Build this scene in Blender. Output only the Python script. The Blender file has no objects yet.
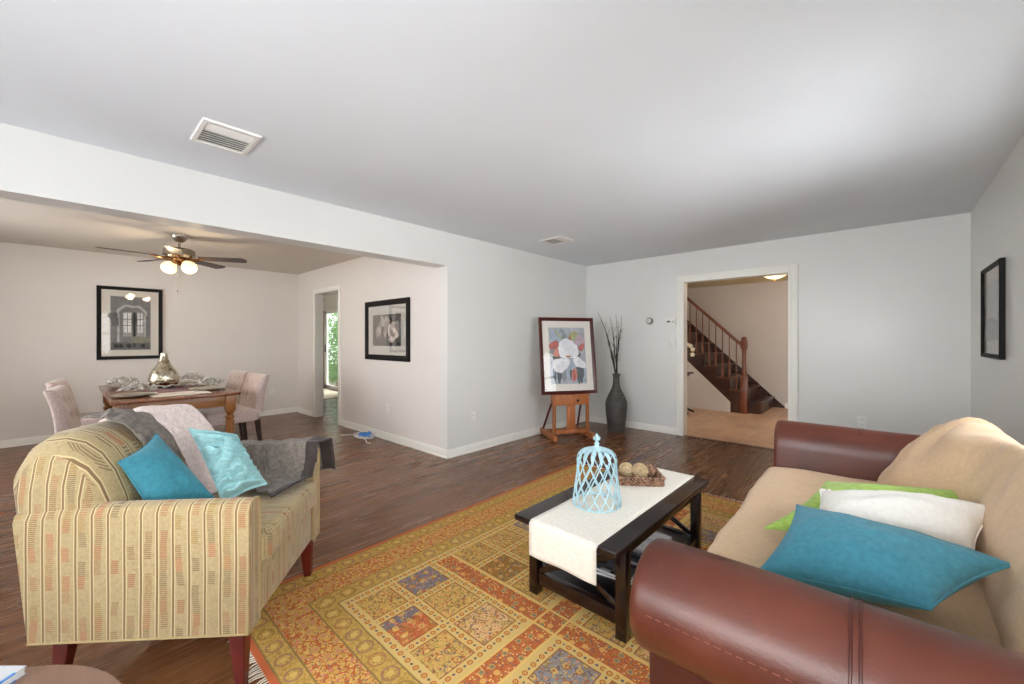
import bpy, bmesh, math, random
from mathutils import Vector, Matrix, noise
PI = math.pi
random.seed(7)
scene = bpy.context.scene
COL = scene.collection

# ------------------------------------------------------------------ camera, light, exposure
cam_d = bpy.data.cameras.new('camera'); cam = bpy.data.objects.new('camera', cam_d); COL.objects.link(cam)
cam_d.sensor_width = 36; cam_d.lens = 406.6 / 1024 * 36; cam_d.shift_y = -2.35 / 1024
cam_d.clip_start = 0.02; cam_d.clip_end = 200
cam.location = (0, 0, 1.282); cam.rotation_euler = (PI / 2, 0, 0.7412)
scene.camera = cam
vs = scene.view_settings
vs.view_transform = 'Standard'; vs.look = 'None'; vs.gamma = 1; vs.use_curve_mapping = False
vs.exposure = 0.17
scene.cycles.use_denoising = True
scene.cycles.max_bounces = 10; scene.cycles.diffuse_bounces = 6; scene.cycles.transparent_max_bounces = 12
scene.cycles.sample_clamp_indirect = 6
w = bpy.data.worlds.new('sky'); scene.world = w; w.use_nodes = True
bg = w.node_tree.nodes['Background']; bg.inputs[0].default_value = (0.925, 0.96, 1.0, 1); bg.inputs[1].default_value = 8.4

def area(name, loc, rot, sx, sy, power, color=(1, 1, 1), spread=PI):
    l = bpy.data.lights.new(name, 'AREA'); l.shape = 'RECTANGLE'; l.size = sx; l.size_y = sy
    l.energy = power; l.color = color; l.spread = spread
    o = bpy.data.objects.new(name, l); o.location = loc; o.rotation_euler = rot; COL.objects.link(o); return o
def point(name, loc, power, color, r=0.05):
    l = bpy.data.lights.new(name, 'POINT'); l.energy = power; l.color = color; l.shadow_soft_size = r
    o = bpy.data.objects.new(name, l); o.location = loc; COL.objects.link(o); return o
# daylight through the windows of the rear wall (behind the camera) and through the kitchen's sliding door
DAY = (1.0, 0.99, 0.97); XRW = .581 + .14
def aim(a, b): return (Vector(b) - Vector(a)).to_track_quat('-Z', 'Y').to_euler()
area('daylight_living_window', (-0.5, -2.12, 1.45), (PI / 2, 0, 0), 1.7, 1.5, 64, DAY)
area('daylight_living_window_wide', (-2.45, -2.12, 1.45), (PI / 2, 0, 0), 1.5, 1.5, 10, DAY)
area('daylight_sofa_window', (XRW, 2.75, 1.46), (0, PI / 2, 0), 1.15, 1.4, 10, DAY)
area('daylight_right_window', (XRW, 0.1, 1.46), (0, PI / 2, 0), 1.15, 1.4, 4, DAY)
area('daylight_dining_window', (-5.6, -2.12, 1.45), (PI / 2, 0, 0), 1.7, 1.4, 38, (1, 0.95, 0.9))

# ------------------------------------------------------------------ node helper
def lin(c):
    return tuple((x / 12.92 if x <= .04045 else ((x + .055) / 1.055) ** 2.4) for x in [v / 255 for v in c]) + (1,)
class S:
    def __init__(s, t, sock): s.t = t; s.s = sock
    def m(s, op, b=None, c=None, clamp=False):
        n = s.t.nodes.new('ShaderNodeMath'); n.operation = op; n.use_clamp = clamp
        for i, x in enumerate((s, b, c)):
            if x is None: continue
            if isinstance(x, S): s.t.links.new(x.s, n.inputs[i])
            else: n.inputs[i].default_value = x
        return S(s.t, n.outputs[0])
    def __add__(s, o): return s.m('ADD', o)
    __radd__ = __add__
    def __mul__(s, o): return s.m('MULTIPLY', o)
    __rmul__ = __mul__
    def __sub__(s, o): return s.m('SUBTRACT', o)
    def __truediv__(s, o): return s.m('DIVIDE', o)
    def __rsub__(s, o): return (s * -1.0) + o
    def fl(s): return s.m('FLOOR')
    def fr(s): return s.m('FRACT')
    def ab(s): return s.m('ABSOLUTE')
    def lt(s, o): return s.m('LESS_THAN', o)
    def gt(s, o): return s.m('GREATER_THAN', o)
    def mn(s, o): return s.m('MINIMUM', o)
    def mx(s, o): return s.m('MAXIMUM', o)
    def between(s, a, b): return s.gt(a) * s.lt(b)
    def near(s, v, d): return (s - v).ab().lt(d)
class M:
    def __init__(s, name, rough=0.6, metal=0.0, spec=0.5):
        s.mat = bpy.data.materials.new(name); s.mat.use_nodes = True; s.t = s.mat.node_tree
        s.b = s.t.nodes['Principled BSDF']; s.b.inputs['Roughness'].default_value = rough
        s.b.inputs['Metallic'].default_value = metal; s.b.inputs['Specular IOR Level'].default_value = spec
    def node(s, kind, **kw):
        n = s.t.nodes.new(kind)
        for k, v in kw.items(): setattr(n, k, v)
        return n
    def coords(s):
        n = s.node('ShaderNodeTexCoord'); x = s.node('ShaderNodeSeparateXYZ'); s.t.links.new(n.outputs['Object'], x.inputs[0])
        s.vec = S(s.t, n.outputs['Object']); return [S(s.t, x.outputs[i]) for i in range(3)]
    def comb(s, x, y, z=0.0):
        n = s.node('ShaderNodeCombineXYZ')
        for i, q in enumerate((x, y, z)):
            if isinstance(q, S): s.t.links.new(q.s, n.inputs[i])
            else: n.inputs[i].default_value = q
        return S(s.t, n.outputs[0])
    def noise(s, vec=None, scale=5, detail=3, rough=.5, col=False):
        n = s.node('ShaderNodeTexNoise'); n.inputs['Scale'].default_value = scale; n.inputs['Detail'].default_value = detail; n.inputs['Roughness'].default_value = rough
        if vec is not None: s.t.links.new(vec.s, n.inputs['Vector'])
        return S(s.t, n.outputs[1 if col else 0])
    def vor(s, vec, scale, rnd=1.0):
        n = s.node('ShaderNodeTexVoronoi', voronoi_dimensions='2D'); n.inputs['Scale'].default_value = scale; n.inputs['Randomness'].default_value = rnd
        s.t.links.new(vec.s, n.inputs['Vector'])
        x = s.node('ShaderNodeSeparateXYZ'); s.t.links.new(n.outputs['Color'], x.inputs[0])
        return S(s.t, n.outputs['Distance']), S(s.t, x.outputs[0]), S(s.t, x.outputs[1])
    def hash(s, a, b=0.0):
        n = s.node('ShaderNodeTexWhiteNoise', noise_dimensions='2D'); s.t.links.new(s.comb(a, b).s, n.inputs['Vector']); return S(s.t, n.outputs[0])
    def ramp(s, fac, stops, const=False):
        n = s.node('ShaderNodeValToRGB'); cr = n.color_ramp; cr.interpolation = 'CONSTANT' if const else 'LINEAR'
        while len(cr.elements) < len(stops): cr.elements.new(.5)
        for e, (p, c) in zip(cr.elements, stops): e.position = p; e.color = lin(c)
        s.t.links.new(fac.s, n.inputs[0]); return S(s.t, n.outputs[0])
    def mix(s, a, b, f):
        n = s.node('ShaderNodeMix', data_type='RGBA')
        for q, i in ((f, 0), (a, 6), (b, 7)):
            if isinstance(q, S): s.t.links.new(q.s, n.inputs[i])
            elif i == 0: n.inputs[0].default_value = q
            else: n.inputs[i].default_value = lin(q)
        return S(s.t, n.outputs[2])
    def color(s, c):
        if isinstance(c, S): s.t.links.new(c.s, s.b.inputs['Base Color'])
        else: s.b.inputs['Base Color'].default_value = lin(c)
        return s
    def rough(s, r): s.t.links.new(r.s, s.b.inputs['Roughness']); return s
    def bump(s, h, strength=.3, dist=.01):
        n = s.node('ShaderNodeBump'); n.inputs['Strength'].default_value = strength; n.inputs['Distance'].default_value = dist
        s.t.links.new(h.s, n.inputs['Height']); s.t.links.new(n.outputs[0], s.b.inputs['Normal']); return s

def plain(name, c, rough=.6, metal=0., var=0.06, scale=12, bump=0., bscale=80, spec=.5):
    m = M(name, rough, metal, spec); m.coords(); nz = m.noise(m.vec, scale, 4)
    lo = tuple(max(0, v * (1 - var)) for v in c); hi = tuple(min(255, v * (1 + var)) for v in c)
    m.color(m.ramp(nz, [(.3, lo), (.7, hi)]))
    if bump: m.bump(m.noise(m.vec, bscale, 3), bump, .004)
    return m.mat
def fabric(name, c, var=.05, weave=900, wr=.25, wscale=9, sheen=.15, rough=.9):
    wr *= .3
    m = M(name, rough, 0, .2); x, y, z = m.coords()
    n1 = m.noise(m.vec, 60, 4); n2 = m.noise(m.vec, wscale, 3)
    lo = tuple(v * (1 - var) for v in c); hi = tuple(min(255, v * (1 + var)) for v in c)
    m.color(m.ramp(n1, [(.3, lo), (.7, hi)])); m.bump(n2 * 3.0 + n1 * .25, wr, .02)
    m.b.inputs['Sheen Weight'].default_value = sheen; return m.mat
def wood(name, dark, light, axis='x', rough=.35, scale=3, coat=0.):
    m = M(name, rough); x, y, z = m.coords(); k = 14.0
    v = m.comb(x if axis == 'x' else x * k, y if axis == 'y' else y * k, z if axis == 'z' else z * k)
    n = m.noise(v, scale, 6, .6); m.color(m.ramp(n, [(.3, dark), (.7, light)])); m.bump(n, .08, .003)
    m.b.inputs['Coat Weight'].default_value = coat; return m.mat
def emit(name, c, strength):
    m = M(name); e = m.b.inputs; e['Base Color'].default_value = lin(c); e['Emission Color'].default_value = lin(c); e['Emission Strength'].default_value = strength; return m.mat
def glass_mat(name, gl=1.0):
    m = bpy.data.materials.new(name); m.use_nodes = True; t = m.node_tree; t.nodes.clear()
    o = t.nodes.new('ShaderNodeOutputMaterial'); mx = t.nodes.new('ShaderNodeMixShader'); tr = t.nodes.new('ShaderNodeBsdfTransparent')
    g = t.nodes.new('ShaderNodeBsdfGlossy'); g.inputs['Roughness'].default_value = .03; f = t.nodes.new('ShaderNodeFresnel'); f.inputs[0].default_value = 1.45
    k = t.nodes.new('ShaderNodeMath'); k.operation = 'MULTIPLY'; k.inputs[1].default_value = gl
    t.links.new(f.outputs[0], k.inputs[0]); t.links.new(k.outputs[0], mx.inputs[0]); t.links.new(tr.outputs[0], mx.inputs[1]); t.links.new(g.outputs[0], mx.inputs[2]); t.links.new(mx.outputs[0], o.inputs[0])
    return m

# ------------------------------------------------------------------ mesh helpers
def obj(name, bm, mats, parent=None, smooth=35, loc=None, rot=None):
    me = bpy.data.meshes.new(name)
    bmesh.ops.recalc_face_normals(bm, faces=bm.faces)
    bm.to_mesh(me); bm.free()
    for m in (mats if isinstance(mats, (list, tuple)) else [mats]): me.materials.append(m)
    if smooth:
        me.polygons.foreach_set('use_smooth', [True] * len(me.polygons)); me.set_sharp_from_angle(angle=math.radians(smooth))
    o = bpy.data.objects.new(name, me); COL.objects.link(o)
    if parent: o.parent = parent
    if loc: o.location = loc
    if rot: o.rotation_euler = rot
    return o
def thing(name, label, cat, loc=(0, 0, 0), rot=(0, 0, 0), group=None):
    o = bpy.data.objects.new(name, None); COL.objects.link(o); o.location = loc; o.empty_display_size = .1
    o.rotation_euler = (0, 0, rot) if isinstance(rot, (int, float)) else rot
    return tag(o, label, cat, group)
def tag(o, label, cat, group=None):
    o['label'] = label; o['category'] = cat
    if group: o['group'] = group
    return o
def struct(name, bm, mats, smooth=35): o = obj(name, bm, mats, None, smooth); o['kind'] = 'structure'; return o
def plabel(o, s): o['label'] = s; return o
def NB(): return bmesh.new()
def box(bm, c, s, bev=0, seg=2, R=None, mi=0):
    r = bmesh.ops.create_cube(bm, size=1); vs_ = r['verts']
    for v in vs_: v.co = Vector((v.co.x * s[0], v.co.y * s[1], v.co.z * s[2]))
    fs = {f for v in vs_ for f in v.link_faces}
    if bev:
        es = list({e for v in vs_ for e in v.link_edges})
        q = bmesh.ops.bevel(bm, geom=es, offset=bev, segments=seg, profile=.5, affect='EDGES'); fs = set(q['faces']) | {f for f in fs if f.is_valid}
        vs_ = list({v for f in fs for v in f.verts})
    for f in fs: f.material_index = mi
    for v in vs_:
        v.co = (R @ v.co if R else v.co) + Vector(c)
    return bm
def b2(bm, a, b, bev=0, mi=0, seg=2):
    return box(bm, [(p + q) / 2 for p, q in zip(a, b)], [abs(q - p) for p, q in zip(a, b)], bev, seg, None, mi)
def frame_for(d):
    d = d.normalized(); up = Vector((0, 0, 1)) if abs(d.z) < .95 else Vector((1, 0, 0)); x = d.cross(up).normalized(); return x, x.cross(d).normalized()
def tube(bm, pts, r, seg=8, mi=0, caps=True, closed=False):
    pts = [Vector(p) for p in pts]; n = len(pts); rs = r if isinstance(r, (list, tuple)) else [r] * n; rings = []
    x0 = None
    for i, p in enumerate(pts):
        d = (pts[(i + 1) % n] - pts[i - 1]) if closed else (pts[min(i + 1, n - 1)] - pts[max(i - 1, 0)])
        if x0 is None: x, y = frame_for(d)
        else:
            x = (x0 - d.normalized() * x0.dot(d.normalized())).normalized(); y = x.cross(d.normalized())
        x0 = x
        rings.append([bm.verts.new(p + (x * math.cos(a) + y * math.sin(a)) * rs[i]) for a in [2 * PI * k / seg for k in range(seg)]])
    for i in range(n if closed else n - 1):
        A, B = rings[i], rings[(i + 1) % n]
        for k in range(seg): bm.faces.new((A[k], A[(k + 1) % seg], B[(k + 1) % seg], B[k])).material_index = mi
    if caps and not closed:
        bm.faces.new(rings[0][::-1]).material_index = mi; bm.faces.new(rings[-1]).material_index = mi
    return bm
def lathe(bm, prof, c=(0, 0, 0), seg=24, mi=0, R=None):
    rings = []; c = Vector(c)
    for r, z in prof:
        ring = []
        for k in range(seg):
            a = 2 * PI * k / seg; v = Vector((max(r, 1e-4) * math.cos(a), max(r, 1e-4) * math.sin(a), z)); ring.append(bm.verts.new((R @ v if R else v) + c))
        rings.append(ring)
    for A, B in zip(rings, rings[1:]):
        for k in range(seg): bm.faces.new((A[k], A[(k + 1) % seg], B[(k + 1) % seg], B[k])).material_index = mi
    bm.faces.new(rings[0][::-1]).material_index = mi; bm.faces.new(rings[-1]).material_index = mi
    return bm
def prism(bm, poly, y0, y1, f=lambda a, b, y: (a, y, b), mi=0, bev=0):
    A = [bm.verts.new(f(a, b, y0)) for a, b in poly]; B = [bm.verts.new(f(a, b, y1)) for a, b in poly]; n = len(poly)
    fs = [bm.faces.new(A), bm.faces.new(B[::-1])] + [bm.faces.new((A[i], B[i], B[(i + 1) % n], A[(i + 1) % n])) for i in range(n)]
    for q in fs: q.material_index = mi
    if bev:
        es = [e for q in fs[:2] for e in q.edges]
        bmesh.ops.bevel(bm, geom=es, offset=bev, segments=3, profile=.5, affect='EDGES')
    return bm
def grid(bm, fn, nu, nv, mi=0, closed_u=False):
    V = [[bm.verts.new(fn(i / (nu if closed_u else nu - 1), j / (nv - 1))) for j in range(nv)] for i in range(nu)]
    for i in range(nu if closed_u else nu - 1):
        for j in range(nv - 1): bm.faces.new((V[i][j], V[(i + 1) % nu][j], V[(i + 1) % nu][j + 1], V[i][j + 1])).material_index = mi
    return V
def sphere(bm, c, r, seg=16, mi=0, sc=(1, 1, 1)):
    q = bmesh.ops.create_uvsphere(bm, u_segments=seg, v_segments=seg // 2 + 2, radius=r)
    for v in q['verts']: v.co = Vector((v.co.x * sc[0], v.co.y * sc[1], v.co.z * sc[2])) + Vector(c)
    for f in {f for v in q['verts'] for f in v.link_faces}: f.material_index = mi
def dup(root, loc, rot, label=None, group=None):
    r = root.copy(); COL.objects.link(r); r.location = loc; r.rotation_euler = (0, 0, rot)
    if label: r['label'] = label
    if group: r['group'] = group
    for ch in list(root.children):
        c = ch.copy(); COL.objects.link(c); c.parent = r
        for g in list(ch.children):
            d = g.copy(); COL.objects.link(d); d.parent = c
    return r
def smoothstep(a, b, x):
    t = min(1, max(0, (x - a) / (b - a))); return t * t * (3 - 2 * t)
def wrinkle(p, s, amp): return noise.noise(Vector(p) * s) * amp

# ------------------------------------------------------------------ materials
WALL = plain('wall_paint', (223, 223, 220), .28, var=.006, scale=2, spec=.35)
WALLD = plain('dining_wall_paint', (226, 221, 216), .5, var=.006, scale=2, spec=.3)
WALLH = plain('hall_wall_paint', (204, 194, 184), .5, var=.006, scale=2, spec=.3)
CEIL = plain('ceiling_paint', (230, 235, 241), .8, var=.006, scale=2, spec=.2)
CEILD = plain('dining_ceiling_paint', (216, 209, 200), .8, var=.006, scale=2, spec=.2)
TRIM = plain('trim_paint', (238, 237, 230), .35, var=.006)
PLASTIC = plain('white_plastic', (232, 231, 226), .35, var=.01)
GREYP = plain('grey_plastic', (120, 122, 116), .35, var=.04)
BLACK = plain('black_lacquer', (16, 14, 15), .3, var=.1)
BLACKF = plain('black_frame_paint', (17, 15, 15), .6, spec=.25, var=.12)
MATB = plain('mat_board', (232, 228, 220), .8, var=.01)
GLASS = glass_mat('picture_glass', .55)
PANE = glass_mat('window_glass', .8)
ESP = wood('espresso_wood', (17, 8, 8), (32, 15, 15), 'y', .22, 4, .2)
CHERRY = wood('cherry_red_wood', (74, 18, 14), (104, 28, 20), 'z', .3, 4)
OAKT = wood('golden_oak', (128, 82, 44), (170, 116, 68), 'y', .3, 4)
OAKL = wood('golden_oak_turned', (120, 74, 36), (164, 108, 58), 'z', .3, 4)
EASELW = wood('easel_beech', (146, 82, 42), (190, 118, 66), 'z', .45, 4)
STAIRW = wood('dark_stair_wood', (44, 22, 14), (74, 40, 26), 'x', .3, 4)
RAILW = wood('rail_wood', (88, 44, 24), (130, 70, 38), 'z', .3, 4)
NICKEL = plain('brushed_nickel', (176, 168, 156), .25, 1, var=.05)
BRASSW = plain('warm_bronze', (150, 105, 60), .3, 1, var=.05)
BLADE = wood('fan_blade_walnut', (44, 34, 32), (66, 52, 48), 'x', .4, 4)
SILVER = None
MAUVE = fabric('mauve_velvet', (196, 178, 172), .08, wr=.2, wscale=14, sheen=.6)
TEAL = fabric('teal_cotton', (58, 126, 142), .06, wr=.35, wscale=10)
TEAL2 = fabric('teal_faux_suede', (70, 138, 158), .06, wr=.4, wscale=9)
AQUA = fabric('aqua_pleated_fabric', (146, 188, 190), .05, wr=.25, wscale=16)
WHITEF = fabric('white_pillow_cotton', (238, 236, 230), .02, wr=.25, wscale=10)
GREENF = fabric('lime_green_fabric', (158, 190, 92), .08, wr=.3, wscale=18)
TAN = fabric('tan_cotton_cover', (206, 176, 142), .03, wr=.3, wscale=4)
GREYB = fabric('charcoal_taupe_knit', (112, 104, 96), .14, wr=.3, wscale=30)
GREYE = fabric('dark_blanket_edging', (62, 54, 52), .1)
PINKB = fabric('pale_pink_throw', (226, 210, 204), .07, wr=.5, wscale=26)
LINEN = fabric('ivory_linen', (232, 226, 214), .03, wr=.12, wscale=14)
CERAM = plain('white_ceramic', (236, 234, 228), .2, var=.01)

def floor_mat():
    m = M('oak_strip_floor', .3, 0, .45); x, y, z = m.coords()
    bi = (x / .0572).fl(); bf = (x / .0572).fr(); off = m.hash(bi, 3.0) * 1.1; yl = (y + off * 1.3) / 0.95; pi_ = yl.fl(); pf = yl.fr()
    h = m.hash(bi, pi_); g = m.noise(m.comb(x * 22.0, y * .9, h * 9.0), 3, 4, .5)
    c = m.ramp(h * .46 + g * .36 + .08, [(.1, (90, 54, 29)), (.5, (112, 71, 42)), (.9, (134, 90, 58))])
    seam = (bf.lt(.04) + pf.lt(.004)).m('MINIMUM', 1.0); c = m.mix(c, (52, 30, 18), seam * .4)
    m.color(c); m.rough(g * .06 + .24); return m.mat
FLOOR = floor_mat()
def tile_mat():
    m = M('hall_tile', .35); x, y, z = m.coords(); k = .33
    fx = (x / k).fr(); fy = (y / k).fr(); g = (fx.lt(.025) + fy.lt(.025)).mn(1.0); h = m.hash((x / k).fl(), (y / k).fl())
    c = m.ramp(m.noise(m.vec, 9, 4) * .7 + h * .3, [(.3, (198, 156, 124)), (.7, (228, 190, 156))]); m.color(m.mix(c, (232, 206, 176), g)); m.bump(g * -1.0, .3, .003); return m.mat
TILE = tile_mat()
RW, RL = 2.46, 3.055
def rug_mat():
    m = M('garden_panel_rug', .95, 0, .1); x, y, z = m.coords()
    wob = m.noise(m.vec, 7, 2) - .5; x = x + wob * .012; y = y + wob * .010
    xm = x.mn(RW - x); ym = y.mn(RL - y)
    GOLD = (194, 158, 82); CREAM = (208, 180, 116); RED = (184, 86, 50); NAVY = (62, 66, 96)
    v2 = m.comb(x, y)
    d1, ha, hb = m.vor(v2, 44, .85); d2, hc, hd = m.vor(v2, 85, 1.0); d3, he, hf = m.vor(v2, 17, .8)
    flw = m.ramp(ha, [(0, (170, 62, 44)), (.2, (70, 72, 104)), (.38, (206, 170, 92)), (.55, (128, 118, 70)), (.7, (214, 140, 96)), (.85, (96, 56, 62))], True)
    fine = m.ramp(hc, [(0, (150, 60, 46)), (.3, (84, 84, 100)), (.5, (222, 190, 120)), (.7, (150, 128, 62)), (.85, (198, 116, 80))], True)
    # field ---------------------------------------------------------------
    cx = xm.mn(1.15)
    cx = (cx - .425) / .24; ix = cx.fl(); fx = cx.fr()
    up = ym.gt(.98); cy = (ym - .397) / .255 * (1.0 - up) + ((ym - 1.033) / .247 + 4.0) * up; iy = cy.fl(); fy = cy.fr()
    side = x.gt(RW / 2) * 7.0 + y.gt(RL / 2) * 13.0
    hp = m.hash(ix + side + .5, iy + side * 1.7 + .5); hq = m.hash(ix * 3.1 + side, iy + 40.0)
    ground = m.ramp(hp, [(0, (196, 160, 84)), (.34, (112, 124, 138)), (.48, (200, 164, 96)), (.62, (188, 92, 54)), (.74, (206, 176, 108)), (.85, (214, 172, 128)), (.94, (150, 112, 56))], True)
    alt = m.ramp(hq, [(0, (196, 160, 84)), (.4, (86, 104, 134)), (.6, (190, 76, 48)), (.8, (210, 176, 104))], True)
    def only(i, j): return ix.near(float(i), .4) * iy.near(float(j), .4) * x.lt(1.1) * y.lt(1.5)
    ground = m.mix(ground, (92, 110, 140), only(0, 1)); ground = m.mix(ground, (194, 84, 50), only(1, 0)); ground = m.mix(ground, (206, 168, 96), only(1, 1))
    ground = m.mix(ground, (198, 162, 88), only(0, 0)); ground = m.mix(ground, (216, 176, 130), only(2, 1)); ground = m.mix(ground, (200, 164, 92), only(2, 0))
    ground = m.mix(ground, (140, 104, 50), only(1, 4)); ground = m.mix(ground, (198, 162, 84), only(0, 4))
    ground = m.mix(ground, (118, 130, 146), x.between(1.28, 1.55) * ym.between(.64, .9))
    ground = m.mix(ground, (78, 96, 132), only(1, 0) * fx.lt(.30))
    pan = m.mix(ground, flw, d1.lt(.27) * .85); pan = m.mix(pan, fine, d2.lt(.26) * .6)
    fl_r = m.vor(v2, 15, .5)[0]; pan = m.mix(pan, flw, fl_r.between(.20, .27) * .8); pan = m.mix(pan, (214, 176, 98), fl_r.lt(.2) * .8); pan = m.mix(pan, fine, fl_r.lt(.1) * .8)
    sc = m.noise(v2, 16, 2); pan = m.mix(pan, (120, 92, 50), sc.near(.5, .012) * .75)
    ring = d3.between(.30, .36); pan = m.mix(pan, flw, ring * he.gt(.55) * .8)
    # cream strips between panels, with a row of rosettes
    stx = fx.gt(.86) + fx.lt(.04); sty = fy.gt(.86) + fy.lt(.04); st = (stx + sty).mn(1.0)
    q = ((x + y) / .052).fr(); qi = ((x + y) / .052).fl()
    PS = .054
    def rosettes(alng, acr):
        a1 = ((alng / PS).fr() - .5) * PS; r1 = (a1 * a1 + acr * acr).m('SQRT'); a2 = ((alng / PS + .5).fr() - .5) * PS; r2 = a2.ab() * .8 + acr.ab()
        dd = m.mix(CREAM, NAVY, r2.lt(.0068)); dd = m.mix(dd, (178, 84, 42), r1.lt(.0125)); dd = m.mix(dd, (222, 186, 104), r1.lt(.0065)); return m.mix(dd, (120, 60, 44), r1.lt(.003))
    sxs = ((fx + .55).fr() - .5) * .24; sys_ = ((fy + .55).fr() - .5) * .25
    dots = m.mix(rosettes(x, sys_), rosettes(y, sxs), stx)
    edge = (fx.near(.85, .018) + fx.near(.05, .018) + fy.near(.85, .018) + fy.near(.05, .018)).mn(1.0)
    pan = m.mix(pan, (134, 72, 42), edge * .8); pan = m.mix(pan, dots, st)
    # red bands across the field
    bandx = xm.between(1.172, 1.3); bandy = ym.between(.912, 1.028); band = (bandx + bandy).mn(1.0)
    rb = m.mix(RED, fine, d2.lt(.34)); rb = m.mix(rb, (214, 160, 88), d3.lt(.22)); rb = m.mix(rb, (112, 118, 96), d3.lt(.17) * he.gt(.5))
    pan = m.mix(pan, rb, band)
    be = (xm.near(1.172, .006) + ym.near(.912, .006) + ym.near(1.028, .006)).mn(1.0); pan = m.mix(pan, (220, 186, 112), be)
    # borders: distances mapped so both sides share one scale
    e = (xm / .425).mn(ym / .41)
    along = x * (xm / .425).gt(ym / .41) + y * (xm / .425).m('LESS_THAN', ym / .41)
    def guard(e0, e1, period):
        w_ = (e1 - e0) * .42; a = ((along / period).fr() - .5) * period; b = (e - (e0 + e1) / 2) * .42
        r = (a * a + b * b).m('SQRT') / w_; hh = m.hash((along / period).fl(), e0 * 50)
        rc = m.ramp(hh, [(0, (158, 104, 74)), (.35, (138, 112, 58)), (.7, (140, 100, 90))], True)
        g = m.mix(GOLD, (156, 124, 58), m.noise(v2, 60, 2).gt(.52) * .7)
        g = m.mix(g, rc, r.between(.26, .35) * .8); g = m.mix(g, fine, (r.lt(.26) * d2.lt(.3)) * .7); g = m.mix(g, (206, 174, 100), r.lt(.14)); g = m.mix(g, fine, (r.gt(.45) * d2.lt(.24)) * .6)
        ln = ((e - e0).ab().lt(.018) + (e - e1).ab().lt(.018)).mn(1.0); g = m.mix(g, (126, 104, 66), ln); return g
    g1 = guard(.06, .30, .105); g2 = guard(.67, .93, .10)
    rr = m.mix(RED, (206, 160, 86), d1.lt(.47)); rr = m.mix(rr, fine, d2.lt(.3)); rr = m.mix(rr, (186, 148, 84), (d3.lt(.3) * he.gt(.4)))
    rr = m.mix(rr, (200, 120, 108), d3.lt(.14))
    cr = rosettes(along, (e - .995) * .42)
    out = m.mix(pan, cr, e.lt(1.06)); out = m.mix(out, g2, e.lt(.93)); out = m.mix(out, rr, e.lt(.67)); out = m.mix(out, g1, e.lt(.30)); out = m.mix(out, (190, 84, 56), e.lt(.06))
    m.color(m.mix(out, (240, 190, 108), .13)); m.bump(m.noise(m.vec, 260, 2), .25, .003); return m.mat
RUG = rug_mat()
def stripe_mat(name, axis):
    m = M(name, .9, 0, .15); x, y, z = m.coords()
    tcn = m.node('ShaderNodeTexCoord'); sx_ = m.node('ShaderNodeSeparateXYZ'); m.t.links.new(tcn.outputs['Normal'], sx_.inputs[0])
    if axis == 'y': k = S(m.t, sx_.outputs[1]).ab().gt(.75); q = y * (1.0 - k) + x * k; t = z
    else: k = S(m.t, sx_.outputs[0]).ab().gt(.86); q = x * (1.0 - k) + y * k; t = z + y * .8 * (1.0 - k)
    q = q + (m.noise(m.vec, 3, 1) - .5) * .01
    per = .054; f = (q / per).fr(); i = (q / per).fl(); wv = m.noise(m.comb(i * 3.7, t * 3.0), 2, 1)
    base = m.ramp(m.noise(m.vec, 90, 3), [(.3, (152, 134, 98)), (.7, (170, 151, 113))])
    hd = m.hash((t / .007).fl(), i + 5.0); blk = m.hash((t / .05).fl(), i + 9.0); dash = (t / .007).fr().gt(.45)
    c1 = m.ramp(m.hash((t / .05).fl(), i * 2.0 + 1.0), [(0, (126, 92, 56)), (.35, (152, 102, 70)), (.6, (142, 112, 56)), (.8, (104, 86, 62))], True)
    lane = (f - .56 + (wv - .5) * .5).ab().lt(.22)
    c = m.mix(base, c1, lane * dash * blk.gt(.34) * .7); c = m.mix(c, (166, 112, 78), lane * blk.gt(.82) * .4)
    c = m.mix(c, (188, 172, 130), f.near(.15, .13)); c = m.mix(c, (122, 97, 70), f.near(.15, .065))
    m.color(c); m.bump(m.noise(m.vec, 300, 2), .2, .003); m.b.inputs['Sheen Weight'].default_value = .2; return m.mat
STRA = stripe_mat('striped_upholstery_arm', 'y'); STRS = stripe_mat('striped_upholstery_seat', 'x')
PIPE = fabric('tan_piping', (168, 148, 106), .04)
def leather():
    m = M('brown_leather', .32, 0, .5); m.coords(); n = m.noise(m.vec, 3.5, 5); n2 = m.noise(m.vec, 160, 3)
    m.color(m.ramp(n, [(.25, (66, 28, 17)), (.5, (86, 39, 25)), (.75, (104, 52, 36))])); m.rough(n * .2 + .26); m.bump(n2 + n * 4.0, .12, .004); return m.mat
LEATH = leather()
LEATHD = plain('dark_leather_panel', (72, 26, 16), .4, var=.1, scale=5, bump=.1)
STITCH = plain('stitch_thread', (112, 62, 44), .7)
def silver():
    m = M('mercury_glass', .18, 1); m.coords(); n = m.noise(m.vec, 22, 5, .7)
    m.color(m.ramp(n, [(.35, (120, 112, 84)), (.5, (206, 200, 180)), (.65, (236, 232, 216))])); m.bump(n, .5, .01); return m.mat
SILVER = silver()
def vase_mat():
    m = M('dark_ribbed_ceramic', .6); x, y, z = m.coords(); n = m.noise(m.comb(x * 3, y * 3, z * 30.0), 3, 4)
    m.color(m.ramp(n, [(.3, (46, 44, 42)), (.7, (86, 82, 78))])); m.bump((z * 90.0).m('SINE') + n * 2, .4, .004); return m.mat
VASE = vase_mat()
def wicker(name, a, b):
    m = M(name, .7); x, y, z = m.coords(); n = m.noise(m.vec, 30, 4); w_ = ((z * 420.0).m('SINE') * ((x + y) * 300.0).m('SINE'))
    n3 = m.noise(m.vec, 70, 2); m.color(m.ramp(n * .25 + n3 * .75 + w_ * .12, [(.38, a), (.62, b)])); m.bump(w_ + n, .8, .006); return m.mat
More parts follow.
